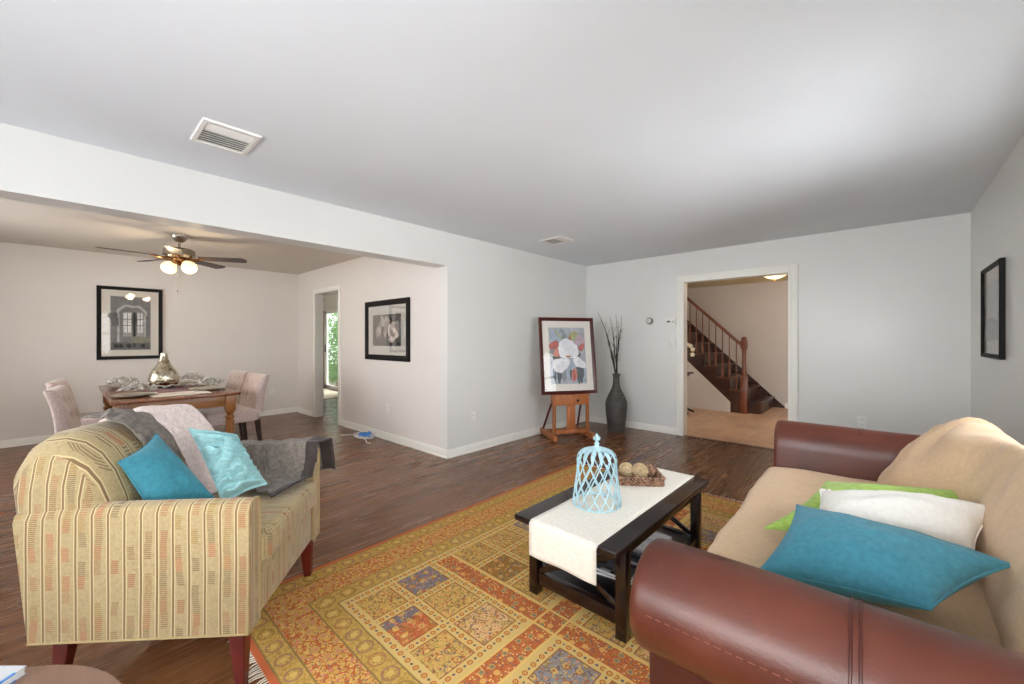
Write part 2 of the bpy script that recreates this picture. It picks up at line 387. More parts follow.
WICK = wicker('wicker', (70, 40, 30), (206, 160, 130)); ROPE = wicker('natural_fibre', (206, 176, 128), (236, 214, 174))
PALEB = plain('pale_blue_paint', (172, 206, 216), .45, var=.06, scale=40)

# ------------------------------------------------------------------ room
XL, XR, YB, YD, XD, YR, H, HB = -3.483, .581, 5.547, 2.771, -7.706, -2.0, 2.441, 2.082
T = .12
# floors
bm = NB(); b2(bm, (-12.1, YR - .1, -.1), (XR + .1, YB, 0)); struct('floor', bm, FLOOR, 0)
bm = NB(); b2(bm, (-5.0, YB, -.1), (1.6, 9.3, 0)); struct('floor_hall', bm, TILE, 0)
# ceilings
bm = NB(); b2(bm, (XL - .0, YR - .1, H), (XR + .1, YB + .0, H + .1)); struct('ceiling', bm, CEIL, 0)
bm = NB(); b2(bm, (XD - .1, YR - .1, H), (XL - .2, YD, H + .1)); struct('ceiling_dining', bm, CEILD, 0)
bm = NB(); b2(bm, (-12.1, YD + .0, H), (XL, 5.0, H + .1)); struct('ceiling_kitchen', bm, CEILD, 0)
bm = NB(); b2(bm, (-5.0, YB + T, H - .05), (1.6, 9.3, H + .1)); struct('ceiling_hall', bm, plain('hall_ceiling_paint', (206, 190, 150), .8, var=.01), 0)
# left wall with the dropped header over the dining room opening
bm = NB(); b2(bm, (XL - T, YD, 0), (XL, YB, H)); struct('wall_left', bm, WALL, 0)
bm = NB(); b2(bm, (XL - .2, YR, HB), (XL, YD, H)); struct('wall_header', bm, WALL, 0)
# back wall with cased opening to the hall
DX0, DX1, DZ = -1.985, -.79, 2.06
bm = NB()
b2(bm, (XL - T, YB, 0), (DX0, YB + T, H)); b2(bm, (DX1, YB, 0), (XR + T, YB + T, H)); b2(bm, (DX0, YB, DZ), (DX1, YB + T, H)); struct('wall_back', bm, WALL, 0)
rwins = [(-.65, .85, .85, 2.07), (2.0, 3.5, .85, 2.07)]
bm = NB(); ys_ = YR - .1
for a, b, c, d in rwins:
    b2(bm, (XR, ys_, 0), (XR + T, a, H)); b2(bm, (XR, a, 0), (XR + T, b, c)); b2(bm, (XR, a, d), (XR + T, b, H)); ys_ = b
b2(bm, (XR, ys_, 0), (XR + T, YB, H)); struct('wall_right', bm, WALL, 0)
for i, (a, b, c, d) in enumerate(rwins):
    wob = struct('window_%d' % (i + 4), b2(NB(), (XR + .07, a + .05, c + .05), (XR + .076, b - .05, d - .05)), PANE, 0); bm = NB()
    for q in ((a, a + .05), (b - .05, b), ((a + b) / 2 - .02, (a + b) / 2 + .02)): b2(bm, (XR + .03, q[0], c), (XR + .1, q[1], d))
    for q in ((c, c + .05), (d - .05, d), ((c + d) / 2 - .02, (c + d) / 2 + .02)): b2(bm, (XR + .03, a, q[0]), (XR + .1, b, q[1]))
    obj('window_frame', bm, TRIM, wob)
# rear wall (behind the camera) with three windows
wins = [(-6.4, -4.8, .75, 2.1), (-3.2, -1.7, .75, 2.15), (-1.3, .3, .75, 2.15)]
def wall_with_holes(bm, x0, x1, y0, y1, z0, z1, holes):
    xs = x0
    for a, b, c, d in holes:
        b2(bm, (xs, y0, z0), (a, y1, z1)); b2(bm, (a, y0, z0), (b, y1, c)); b2(bm, (a, y0, d), (b, y1, z1)); xs = b
    b2(bm, (xs, y0, z0), (x1, y1, z1))
bm = NB(); wall_with_holes(bm, XD - .1, XR + T, YR - T, YR, 0, H, wins); struct('wall_rear', bm, WALL, 0)
for i, (a, b, c, d) in enumerate(wins):
    wob = struct('window_%d' % (i + 1), b2(NB(), (a + .05, YR - .075, c + .05), (b - .05, YR - .069, d - .05)), PANE, 0)
    bm = NB()
    for q in ((a, a + .05), (b - .05, b), ((a + b) / 2 - .02, (a + b) / 2 + .02)): b2(bm, (q[0], YR - .1, c), (q[1], YR - .03, d))
    for q in ((c, c + .05), (d - .05, d), ((c + d) / 2 - .02, (c + d) / 2 + .02)): b2(bm, (a, YR - .1, q[0]), (b, YR - .03, q[1]))
    o = obj('window_frame', bm, TRIM, wob)
    bm = NB(); b2(bm, (a - .08, YR, c - .08), (a, YR + .02, d + .08)); b2(bm, (b, YR, c - .08), (b + .08, YR + .02, d + .08)); b2(bm, (a, YR, d), (b, YR + .02, d + .08)); b2(bm, (a - .1, YR, c - .06), (b + .1, YR + .05, c)); obj('window_casing', bm, TRIM, wob)
# dining room walls
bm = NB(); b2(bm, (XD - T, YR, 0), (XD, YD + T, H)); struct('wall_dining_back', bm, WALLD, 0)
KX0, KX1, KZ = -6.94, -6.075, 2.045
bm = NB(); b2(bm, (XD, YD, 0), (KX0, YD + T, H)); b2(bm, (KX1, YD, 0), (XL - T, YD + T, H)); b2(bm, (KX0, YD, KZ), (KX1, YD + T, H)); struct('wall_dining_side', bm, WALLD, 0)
# kitchen beyond the small doorway
KY = 4.6; SX0, SX1 = -11.15, -9.3
bm = NB(); b2(bm, (-12, KY, 0), (SX0, KY + T, H)); b2(bm, (SX1, KY, 0), (XL - T, KY + T, H)); b2(bm, (SX0, KY, 2.05), (SX1, KY + T, H)); struct('wall_kitchen', bm, WALLD, 0)
bm = NB(); b2(bm, (-12.1, YD, 0), (-12, KY + T, H)); b2(bm, (-12, YD, 0), (XD - T, YD + T, H)); struct('wall_kitchen_left', bm, WALLD, 0)
# hall walls
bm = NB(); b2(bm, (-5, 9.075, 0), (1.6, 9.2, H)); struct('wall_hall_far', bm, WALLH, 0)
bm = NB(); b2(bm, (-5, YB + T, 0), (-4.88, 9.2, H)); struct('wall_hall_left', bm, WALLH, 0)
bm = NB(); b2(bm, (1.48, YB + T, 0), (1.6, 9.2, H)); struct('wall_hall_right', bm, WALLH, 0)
# trims
def base_prof(bm, a, b, nrm, h=.09, t=.014):
    a = Vector(a); b = Vector(b); n = Vector(nrm); P = [(0, 0), (t + .008, 0), (t + .008, .012), (t, .02), (t, h - .02), (t * .5, h), (0, h)]
    A = [bm.verts.new(a + n * p + Vector((0, 0, z))) for p, z in P]; B = [bm.verts.new(b + n * p + Vector((0, 0, z))) for p, z in P]
    k = len(P); bm.faces.new(A); bm.faces.new(B[::-1])
    for i in range(k): bm.faces.new((A[i], B[i], B[(i + 1) % k], A[(i + 1) % k]))
def baseb(name, segs):
    bm = NB()
    for s in segs: base_prof(bm, *s)
    struct(name, bm, TRIM, 30)
CW = .078
baseb('baseboard_left', [((XL, YD, 0), (XL, YB, 0), (1, 0, 0))])
baseb('baseboard_back', [((XL, YB, 0), (DX0 - CW, YB, 0), (0, -1, 0)), ((DX1 + CW, YB, 0), (XR, YB, 0), (0, -1, 0))])
baseb('baseboard_right', [((XR, YR, 0), (XR, YB, 0), (-1, 0, 0))])
baseb('baseboard_dining_side', [((XD, YD, 0), (KX0 - CW, YD, 0), (0, -1, 0)), ((KX1 + .05, YD, 0), (XL + .014, YD, 0), (0, -1, 0))])
baseb('baseboard_dining_back', [((XD, YR, 0), (XD, YD, 0), (1, 0, 0))])
baseb('baseboard_rear', [((XD, YR, 0), (XR, YR, 0), (0, 1, 0))])
baseb('baseboard_hall', [((-1.37, 9.075, 0), (1.48, 9.075, 0), (0, -1, 0))])
def casing(bm, x0, x1, z, y, w_, t=.018):
    b2(bm, (x0 - w_, y - t, 0), (x0, y, z + w_), .004); b2(bm, (x1, y - t, 0), (x1 + w_, y, z + w_), .004); b2(bm, (x0, y - t, z), (x1, y, z + w_), .004)
    for p in (.3, .72):
        b2(bm, (x0 - w_ * p - .008, y - t - .004, 0), (x0 - w_ * p, y - t + .002, z + w_ * p)); b2(bm, (x1 + w_ * p, y - t - .004, 0), (x1 + w_ * p + .008, y - t + .002, z + w_ * p)); b2(bm, (x0 - w_ * p, y - t - .004, z + w_ * p), (x1 + w_ * p, y - t + .002, z + w_ * p + .008))
bm = NB(); casing(bm, DX0, DX1, DZ, YB, CW)
b2(bm, (DX0 - .001, YB - .018, 0), (DX0 + .016, YB + T, DZ)); b2(bm, (DX1 - .016, YB - .018, 0), (DX1 + .001, YB + T, DZ)); b2(bm, (DX0, YB - .018, DZ - .016), (DX1, YB + T, DZ + .001)); struct('trim_1', bm, TRIM, 30)
bm = NB(); casing(bm, KX0, KX1, KZ, YD, .06)
b2(bm, (KX0 - .001, YD - .018, 0), (KX0 + .012, YD + T, KZ)); b2(bm, (KX1 - .012, YD - .018, 0), (KX1 + .001, YD + T, KZ)); b2(bm, (KX0, YD - .018, KZ - .012), (KX1, YD + T, KZ + .001)); struct('trim_2', bm, TRIM, 30)
bm = NB(); b2(bm, (DX0 + .016, YB - .03, 0), (DX1 - .016, YB + .03, .008), .003); struct('trim_3', bm, wood('threshold_wood', (70, 44, 28), (96, 62, 42), 'x'), 0)

# ------------------------------------------------------------------ kitchen door, outside greenery
dr = struct('door_1', b2(NB(), (SX0 + .25, KY + .05, .09), (SX1 - .06, KY + .058, 1.97)), PANE, 0)
bm = NB(); b2(bm, (SX0 + .1, KY + .03, 0), (SX0 + .25, KY + .08, 2.03)); b2(bm, (SX1 - .07, KY + .03, 0), (SX1, KY + .08, 2.03)); b2(bm, (SX0 + .1, KY + .03, 1.97), (SX1, KY + .08, 2.05)); b2(bm, (SX0 + .1, KY + .03, 0), (SX1, KY + .08, .09)); obj('door_frame', bm, TRIM, dr)
bm = NB(); b2(bm, (SX0 + .18, KY + .005, .95), (SX0 + .21, KY + .03, 1.15), .006); plabel(obj('door_handle', bm, BLACK, dr), 'black pull handle')
bm = NB(); b2(bm, (SX0, KY - .01, 0), (SX0 + .1, KY + .1, 2.05)); struct('trim_4', bm, wood('slider_jamb_wood', (92, 74, 50), (120, 98, 68), 'z'))
bm = NB(); b2(bm, (-10.9, 3.55, .001), (-8.9, 4.45, .014), .005); tag(obj('door_mat', bm, fabric('cream_mat', (216, 206, 176), .05)), 'cream floor mat in front of the sliding glass door in the kitchen', 'mat')
bm = NB(); b2(bm, (-22, KY + T, -.12), (-6, 14, -.02)); struct('ground', bm, plain('lawn', (92, 110, 60), .9, var=.3), 0)
LEAF = plain('leaf_green', (96, 146, 66), .5, var=.35, scale=3)
BARK = plain('bark', (70, 58, 44), .9, var=.2)
def shrub(x, y, r, h, label):
    t = thing('shrub', label, 'shrub', (x, y, -.02)); bm = NB()
    for k in range(4): tube(bm, [(0, 0, 0), (random.uniform(-.1, .1), random.uniform(-.1, .1), h * .4), (random.uniform(-.4, .4) * r, random.uniform(-.4, .4) * r, h * .8)], [.03, .022, .01], 6)
    obj('stem', bm, BARK, t); bm = NB()
    for k in range(2600):
        a = random.uniform(0, 2 * PI); u = random.random() ** .5; z = random.uniform(.04, 1); rr = r * u * math.sin(PI * (z * .85 + .12)) ** .5
        c = Vector((rr * math.cos(a), rr * math.sin(a), h * z)); d = Vector((random.gauss(0, 1), random.gauss(0, 1), random.gauss(-.2, .7))).normalized(); s = d.cross(Vector((random.gauss(0, 1), random.gauss(0, 1), random.gauss(0, 1)))).normalized(); L = random.uniform(.06, .12)
        bm.faces.new([bm.verts.new(c + p) for p in (d * -L * .5, s * L * .28, d * L * .6, s * -L * .28)])
    obj('foliage', bm, LEAF, t, 0)
shrub(-13.9, 6.4, .95, 2.7, 'leafy green shrub outside the glass door, further from the kitchen'); shrub(-12.0, 5.7, .7, 1.9, 'lower leafy green shrub just outside the kitchen glass door')
shrub(-16.2, 8.3, 1.3, 3.6, 'tall leafy green shrub rising behind the other greenery outside')

# ------------------------------------------------------------------ rug
rug = thing('area_rug', 'large garden-panel rug in gold, rust and blue on the dark wood floor', 'rug', (-2.34, .505, 0))
bm = NB(); box(bm, (RW / 2, RL / 2, .004), (RW, RL, .008), .003); obj('pile', bm, RUG, rug)
bm = NB()
for ye, s in ((0, -1), (RL, 1)):
    for k in range(170):
        x = RW * (k + .5) / 170; l = random.uniform(.025, .05); dx = random.uniform(-.015, .015)
        tube(bm, [(x, ye - s * .002, .004), (x + dx * .5, ye + s * l * .5, .006), (x + dx, ye + s * l, .002)], [.003, .003, .0015], 4)
fr = obj('fringe', bm, plain('fringe_cotton', (226, 216, 196), .9), rug, 0); fr['kind'] = 'stuff'

# ------------------------------------------------------------------ pillow
def pillow(name, cs, t, mat, label, cat='pillow', pinch=.09, pleat=0, seed=0, seam=True, power=.5, parent=None, lace=False):
    A, B, C, D = [Vector(c) for c in cs]; ctr = (A + B + C + D) / 4; nrm = ((B - D).cross(C - A)).normalized()
    bm = NB(); n = 72 if pleat else 34; wv, hv = (B - A).length, (D - A).length
    def P(u, v): return A * (1 - u) * (1 - v) + B * u * (1 - v) + C * u * v + D * (1 - u) * v
    def mk(s):
        def f(u, v):
            # denser near the rim
            uu = .5 - .5 * math.cos(PI * u); vv = .5 - .5 * math.cos(PI * v)
            a, b = 2 * uu - 1, 2 * vv - 1
            pu = .5 + (uu - .5) * (1 - pinch * (1 - b * b)); pv = .5 + (vv - .5) * (1 - pinch * (1 - a * a))
            p = P(pu, pv); prof = max(0, (1 - a * a) * (1 - b * b)) ** power
            wr = (noise.noise(Vector((uu * 5 + seed, vv * 5, s * 3.))) * .12 + noise.noise(Vector((uu * 11 + seed, vv * 11, s * 3.))) * .05) * prof
            # gathered folds running in from the corners
            wr += .03 * math.sin((uu * wv - vv * hv) * 60 + seed) * prof * abs(a * b)
            if pleat: wr += pleat * math.sin(vv * 56 + 2.5 * noise.noise(Vector((uu * 4, vv * 9, seed)))) * min(1, prof * 3)
            return p + nrm * s * t / 2 * (prof + wr) - ctr
        return f
    grid(bm, mk(1), n, n); grid(bm, mk(-1), n, n); bmesh.ops.remove_doubles(bm, verts=bm.verts, dist=.0008)
    if not seam:
        o = obj(name, bm, mat, None, 80, ctr); return tag(o, label, cat)
    th = thing(name, label, cat, ctr); obj('cover', bm, mat, th, 80)
    bm = NB(); pts = []
    f = mk(1)
    for k in range(4):
        for j in range(12):
            q = j / 12; u, v = [(q, 0), (1, q), (1 - q, 1), (0, 1 - q)][k]; pts.append(f(u, v))
    tube(bm, pts, .0035, 6, closed=True); obj('seam_piping', bm, mat, th)
    if lace:
        bm = NB(); q = [f(j / 60, 0) for j in range(61)]; up = (A - D).normalized()
        for i, p in enumerate(q): sphere(bm, p + up * .006 + nrm * .004 * math.sin(i * 1.9), .0075 if i % 2 else .0055, 8)
        obj('lace_trim', bm, LINEN, th)
    return th

# ------------------------------------------------------------------ armchair
ang = math.atan2(.588, -.809)  # direction of the chair's width
AL = Vector((-.775, .632, 0)).normalized(); AN = Vector((AL.y, -AL.x, 0)); A0 = Vector((-1.765, .43, 0))
# chair frame: +x along the width towards the far arm is AL, +y is the way it faces -> mirrored axes, so use x = -AL
ch = thing('armchair', 'low striped tan upholstered armchair with dark red tapered legs', 'armchair', A0, math.atan2(-AL.y, -AL.x))
def tp(l, n): return .355 + (l - .355) * (1 - .2 * (.05 - n))      # the chair narrows towards its back
def cl(l, n, z): return Vector((-tp(l, n), n, z))          # chair (l, n, z) -> local
def cw(l, n, z): return A0 + AL * tp(l, n) + AN * n + Vector((0, 0, z))
Zb, Zs, Za = .215, .53, .69
def arm(l0, l1, outer):
    bm = NB(); prof = [(l0, Zb), (l0 - .0, .45), (l0 + .0, Za - .03), (l0 + .012, Za - .008), (l0 + .03, Za), (l1 - .03, Za), (l1 - .012, Za - .008), (l1, Za - .03), (l1, Zb)]
    ys = [.05, .045, -.1, -.3, -.45, -.55, -.63, -.69]; rings = []
    for n in ys:
        k = n + .62; lean = 0 if n > -.4 else (-n - .4) * 0
        rings.append([bm.verts.new(cl(l, n + ((Zb - z) * .11 if n < -.5 else 0), z if z < .6 or n > -.5 else z - (-.5 - n) * .12)) for l, z in prof])
    for R0, R1 in zip(rings, rings[1:]):
        for i in range(len(prof) - 1): bm.faces.new((R0[i], R0[i + 1], R1[i + 1], R1[i]))
        bm.faces.new((R0[-1], R0[0], R1[0], R1[-1]))
    bm.faces.new(rings[0]); bm.faces.new(rings[-1][::-1])
    o = obj('arm', bm, STRA, ch); 
    bm = NB(); pts = [cl(l, .051, z) for l, z in prof]; tube(bm, pts + [cl(l0, .051, Zb)], .004, 6); tube(bm, [cl(outer, .05, Zb), cl(outer, -.69, Zb)], .004, 6); obj('piping', bm, PIPE, o)
arm(-.045, .045, -.045); arm(.655, .745, .745)
bm = NB(); prof = [(-.44, .44), (-.425, .60), (-.44, .70), (-.475, .80), (-.52, .87), (-.575, .915), (-.64, .935), (-.71, .93), (-.77, .89), (-.81, .82), (-.80, .72), (-.73, .45), (-.68, Zb), (-.44, Zb)]
NL = 40; rings = []
for i in range(NL):
    t = i / (NL - 1); l = -.03 + .77 * t; e = min(1, min(t, 1 - t) / .22); k = .62 + .38 * math.sqrt(max(0, 1 - (1 - e) ** 2))
    rings.append([bm.verts.new(cl(l, -.58 + (n + .58) * (k if z > .5 else 1), .5 + (z - .5) * (k if z > .5 else 1))) for n, z in prof])
for R0, R1 in zip(rings, rings[1:]):
    for i in range(len(prof)): bm.faces.new((R0[i], R0[(i + 1) % len(prof)], R1[(i + 1) % len(prof)], R1[i]))
bm.faces.new(rings[0]); bm.faces.new(rings[-1][::-1]); obj('backrest', bm, STRS, ch, 50)
bm = NB(); box(bm, (-.35, -.18, .475), (.60, .52, .13), .035, 4); obj('seat_cushion', bm, STRS, ch, 50)
bm = NB(); box(bm, (-.35, -.2, (Zb + .41) / 2), (.60, .485, .41 - Zb), .012, 2); box(bm, (-.35, -.55, .33), (.56, .2, .22)); obj('seat_rail', bm, STRS, ch)
def cleg(l, n, dl, dn):
    bm = NB(); V = []
    for z, s, f in ((0, .017, 1), (Zb + .01, .029, 0)):
        V.append([bm.verts.new(cl(l + dl * f + a * s, n + dn * f + b * s, z)) for a, b in ((-1, -1), (1, -1), (1, 1), (-1, 1))])
    for i in range(4): bm.faces.new((V[0][i], V[0][(i + 1) % 4], V[1][(i + 1) % 4], V[1][i]))
    bm.faces.new(V[0][::-1]); bm.faces.new(V[1]); bmesh.ops.bevel(bm, geom=list(bm.edges), offset=.003, segments=1, affect='EDGES'); obj('leg', bm, CHERRY, ch)
cleg(.0, .0, -.004, .008); cleg(.70, .0, .004, .008); cleg(.01, -.60, .0, -.03); cleg(.69, -.60, 0, -.03)

def chair_h(l, n):
    z = Zs
    pr = [(-.40, .52), (-.425, .60), (-.44, .70), (-.475, .80), (-.52, .87), (-.575, .915), (-.64, .935), (-.70, .92), (-.77, .885), (-.82, .80), (-.85, .6)]
    if n < -.40:
        for (a, za), (b, zb) in zip(pr, pr[1:]):
            if b <= n <= a: z = max(z, za + (zb - za) * (a - n) / (a - b)); break
        else: z = .5
    if l > .64 and n > -.66: z = max(z, Za + .005)
    if l > .755: z = min(z, .70 - (l - .755) * 5.5)
    return z
def drape(name, quad, mats, lift, label, nu=44, nv=34, amp=.012, seed=0., edge=None, cat='throw blanket'):
    bm = NB(); q = [Vector((a, b, 0)) for a, b in quad]
    def f(u, v):
        wob = .02 * noise.noise(Vector((u * 4 + seed, v * 4, 2.)))
        p = q[0] * (1 - u) * (1 - v) + q[1] * u * (1 - v) + q[2] * u * v + q[3] * (1 - u) * v; p = p + Vector((wob, wob, 0)); s = 0; k = 0
        for i in (-2, -1, 0, 1, 2):
            for j in (-2, -1, 0, 1, 2): s += chair_h(p.x + i * .018, p.y + j * .018); k += 1
        z = max(s / k, chair_h(p.x, p.y)) + lift + amp * (1 + noise.noise(Vector((u * 7 + seed, v * 3, 0.))) + .6 * math.sin(v * 26 + u * 6 + seed))
        return cw(p.x, p.y, z)
    V = grid(bm, f, nu, nv)
    if edge:
        for fc in bm.faces:
            pass
        bm.faces.ensure_lookup_table(); n = 0
        for i in range(nu - 1):
            for j in range(nv - 1):
                if edge(i / (nu - 1), j / (nv - 1)): bm.faces[n].material_index = 1
                n += 1
    o = obj(name, bm, mats, None, 80); m = o.modifiers.new('thickness', 'SOLIDIFY'); m.thickness = .007; m.offset = 1
    return tag(o, label, cat)
drape('throw_blanket', [(.36, -.73), (.80, -.72), (.80, -.10), (.46, -.40)], [PINKB], .006, 'pale pink textured throw over the back of the striped armchair', seed=3., amp=.012)
drape('throw_blanket', [(.20, -.68), (.36, -.70), (.42, -.42), (.23, -.415)], [GREYB, GREYE], .030, 'grey-brown knitted throw hanging over the striped armchair back beside the teal cushion', seed=1., amp=.010)
drape('throw_blanket', [(.60, -.30), (.80, -.42), (.79, .125), (.34, -.03)], [GREYB, GREYE], .030, 'grey throw with dark edging draped over the far arm of the striped armchair', seed=5., amp=.008, edge=lambda u, v: v > .86)

# ------------------------------------------------------------------ sofa
S0 = Vector((-.462, .915, 0)); sa = math.radians(1.65)
so = thing('leather_sofa', 'brown leather roll-arm sofa with tan covered cushions against the right wall', 'sofa', S0, sa)
def sl(p, q, z): return Vector((q, p, z))     # p along the wall, q towards the wall
SLEN = 2.40; QE = .95
def sarm(mirror):
    def pp(p): return SLEN - p if mirror else p
    cxp, czp, r = .132, .618, .132
    prof = [(.142, .07), (.142, .49)]
    for k in range(21):
        a = math.radians(-86 - k * (180 + 84) / 20 * 1.0); prof.append((cxp + r * math.cos(a), czp + r * math.sin(a)))
    prof = prof[:2] + [p for p in prof[2:]]
    prof += [(.27, .60), (.27, .07)]
    bm = NB(); rings = []
    qs = [(0, .86), (.004, .93), (.014, .985), (.03, 1)] + [(.03 + (QE - .03) * i / 10, 1) for i in range(1, 11)]
    cc = Vector((.17, .6))
    for q, k in qs:
        ring = []
        for p, z in prof:
            kk = k if z > .45 else 1; qq = q if z > .45 else max(q, .004)
            P2 = Vector((cxp + (p - cxp) * kk, czp + (z - czp) * kk)) if z > .45 else Vector((p, z))
            bul = 1 + .012 * math.sin(q * 9) * (1 if z > .45 else 0)
            ring.append(bm.verts.new(sl(pp(cxp + (P2.x - cxp) * bul), qq, czp + (P2.y - czp) * bul)))
        rings.append(ring)
    n = len(prof)
    for R0, R1 in zip(rings, rings[1:]):
        for i in range(n): bm.faces.new((R0[i], R0[(i + 1) % n], R1[(i + 1) % n], R1[i])).material_index = 1 if prof[i][1] < .5 and prof[(i + 1) % n][1] < .5 and i != n - 1 and i < 2 else 0
    bm.faces.new(rings[0]); bm.faces.new(rings[-1][::-1])
    o = obj('arm', bm, [LEATH, LEATHD], so, 40)
    # welt around the roll and the stitched seam
    bm = NB()
    for qv in (.418, .432):
        pts = [sl(pp(cxp + (r + .0008) * math.cos(a)), qv, czp + (r + .0008) * math.sin(a)) for a in [math.radians(-86 - k * 264 / 24) for k in range(21)]]; tube(bm, pts, .0026, 6)
    obj('seam_welt', bm, LEATHD, o)
    bm = NB()
    a = math.radians(-187)
    for k in range(42):
        q = .05 + k * .021; x = cxp + (r + .001) * math.cos(a); z = czp + (r + .001) * math.sin(a)
        tube(bm, [sl(pp(x), q, z), sl(pp(x), q + .012, z)], .0013, 5)
    obj('stitching', bm, STITCH, o)
sarm(False); sarm(True)
P0, P1 = .272, SLEN - .272
def bump_surface(bm, prof, p0, p1, n, endr, wr, seed, shift=None):
    rings = []; cx = sum(a for a, b in prof) / len(prof); cz = sum(b for a, b in prof) / len(prof)
    for i in range(n):
        t = i / (n - 1); p = p0 + (p1 - p0) * t; e = min(p - p0, p1 - p); k = 1 if e >= endr else .80 + .20 * math.sqrt(max(0, 1 - (1 - e / endr) ** 2))
        ring = []
        for q, z in prof:
            q = q + (shift(p, q) if shift else 0); Q = cx + (q - cx) * k; Z = z if z < .30 else .30 + (z - .30) * k
            d = wr * (noise.noise(Vector((p * 2.6 + seed, Q * 3, Z * 3))) + .35 * abs(noise.noise(Vector((p * 9 + Z * 5 + seed, Q * 2.2, Z * 1.5)))) + .5 * noise.noise(Vector((p * 7 + seed, Q * 6, Z * 6))) + .25 * noise.noise(Vector((p * 16 + seed, Q * 9, Z * 9)))) if z > .3 else 0
            if shift: d += .014 * math.exp(-((p - 1.9) / .32) ** 2) * math.sin(15 * math.atan2(p - 2.03, .95 - Z) + 2 * Q) * smoothstep(.5, .7, Z)
            ring.append(bm.verts.new(sl(p, Q - d * .6, Z + d * .8)))
        rings.append(ring)
    m = len(prof)
    for R0, R1 in zip(rings, rings[1:]):
        for i in range(m): bm.faces.new((R0[i], R0[(i + 1) % m], R1[(i + 1) % m], R1[i]))
    bm.faces.new(rings[0]); bm.faces.new(rings[-1][::-1])
def dense(prof, k=4):
    out = []; n = len(prof)
    for i in range(n):
        a, b, c, d = [Vector(prof[(i + j) % n]) for j in (-1, 0, 1, 2)]
        for j in range(k):
            t = j / k; out.append(tuple(.5 * ((2 * b) + (c - a) * t + (2 * a - 5 * b + 4 * c - d) * t * t + (3 * b - a - 3 * c + d) * t ** 3)))
    return out
bm = NB(); b2(bm, (.03, P0, .07), (.93, P1, .27), .01); obj('base_frame', bm, LEATHD, so)
bm = NB(); bump_surface(bm, dense([(.0, .29), (-.03, .40), (-.02, .465), (.05, .485), (.25, .49), (.80, .475), (.81, .30)]), P0, P1, 70, .04, .012, 3.); plabel(obj('seat_cushion', bm, TAN, so, 60), 'tan cotton covered seat')
bm = NB(); bump_surface(bm, dense([(.50, .50), (.545, .62), (.64, .775), (.74, .865), (.83, .895), (.90, .875), (.935, .80), (.94, .5), (.93, .29), (.6, .29)]), P0, P1 - .02, 90, .16, .03, 8., lambda p, q: .22 * (1 - smoothstep(1.3, 1.8, p)) * max(0, (.9 - q) / .4)); plabel(obj('back_cushion', bm, TAN, so, 60), 'tan cotton covered back cushions')
for p, q in ((.2, .06), (SLEN - .2, .06), (.2, .88), (SLEN - .2, .88)):
    bm = NB(); lathe(bm, [(.028, 0), (.036, .03), (.036, .075)], sl(p, q, 0), 14); obj('foot', bm, BLACK, so)
pillow('throw_pillow', [(-.24, 1.84, .665), (.27, 1.78, .655), (.085, 1.47, .60), (-.30, 1.49, .535)], .18, TEAL2, 'teal cushion nearest the near arm of the brown leather sofa', seed=2)
pillow('throw_pillow', [(-.19, 2.07, .665), (.30, 2.20, .69), (.21, 1.95, .59), (-.22, 1.74, .56)], .20, WHITEF, lace=True, label='white cushion with a lacy edge between the green and teal cushions on the sofa', seed=9)
pillow('throw_pillow', [(-.19, 2.30, .645), (.26, 2.48, .66), (.2, 2.08, .545), (-.345, 1.84, .545)], .13, GREENF, 'lime green cushion behind the white one on the leather sofa', seed=15)
# chair pillows
pillow('throw_pillow', [(-2.111, 0.128, 0.825), (-2.283, 0.255, 0.881), (-2.113, 0.424, 0.604), (-2.086, 0.218, 0.609)], .13, TEAL, 'teal square cushion leaning on the back of the striped armchair', seed=21)
pillow('throw_pillow', [(-2.347, 0.373, 0.878), (-2.29, 0.547, 0.825), (-2.106, 0.621, 0.615), (-2.085, 0.45, 0.574)], .13, AQUA, 'pale aqua pleated cushion beside the teal one on the striped armchair', pleat=.30, seed=30)

# ------------------------------------------------------------------ coffee table
TX0, TX1, TY0, TY1, TZ = -1.335, -.787, 1.475, 2.635, .43
TC = Vector(((TX0 + TX1) / 2, (TY0 + TY1) / 2, .008)); tb = thing('coffee_table', 'dark espresso wood coffee table with a lower shelf standing on the rug', 'coffee table', TC)
hx, hy = (TX1 - TX0) / 2, (TY1 - TY0) / 2; TZ -= .008
bm = NB(); box(bm, (0, 0, TZ - .014), (hx * 2, hy * 2, .028), .004); obj('tabletop', bm, ESP, tb)
lx, ly = hx - .035, hy - .125
for sx in (-1, 1):
    for sy in (-1, 1):
        bm = NB(); box(bm, (sx * lx, sy * ly, (TZ - .028) / 2), (.05, .05, TZ - .028), .004); obj('leg', bm, ESP, tb)
bm = NB()
for sx in (-1, 1): box(bm, (sx * lx, 0, .085), (.035, ly * 2 - .05, .06), .003)
for sy in (-1, 1): box(bm, (0, sy * ly, .085), (lx * 2 - .05, .035, .06), .003)
obj('shelf_rail', bm, ESP, tb)
bm = NB(); box(bm, (0, 0, .098), (lx * 2 - .03, ly * 2 - .03, .015), .002)
obj('shelf', bm, BLACK, tb)
bm = NB()
for sx in (-1, 1): box(bm, (sx * lx, 0, TZ - .05), (.022, ly * 2 - .05, .045), .002)
for sy in (-1, 1): box(bm, (0, sy * ly, TZ - .05), (lx * 2 - .05, .022, .045), .002)
obj('apron', bm, ESP, tb)
for sy in (-1, 1):
    for s2 in (-1, 1):
        bm = NB(); a = Vector((-s2 * (lx - .03), sy * (ly + s2 * .006), .12)); b = Vector((s2 * (lx - .03), sy * (ly + s2 * .006), TZ - .075)); d = b - a
        R = Matrix.Rotation(-math.atan2(d.z, d.x), 3, 'Y'); box(bm, (a + b) / 2, (d.length, .012, .028), .002, 1, R); obj('cross_brace', bm, ESP, tb)
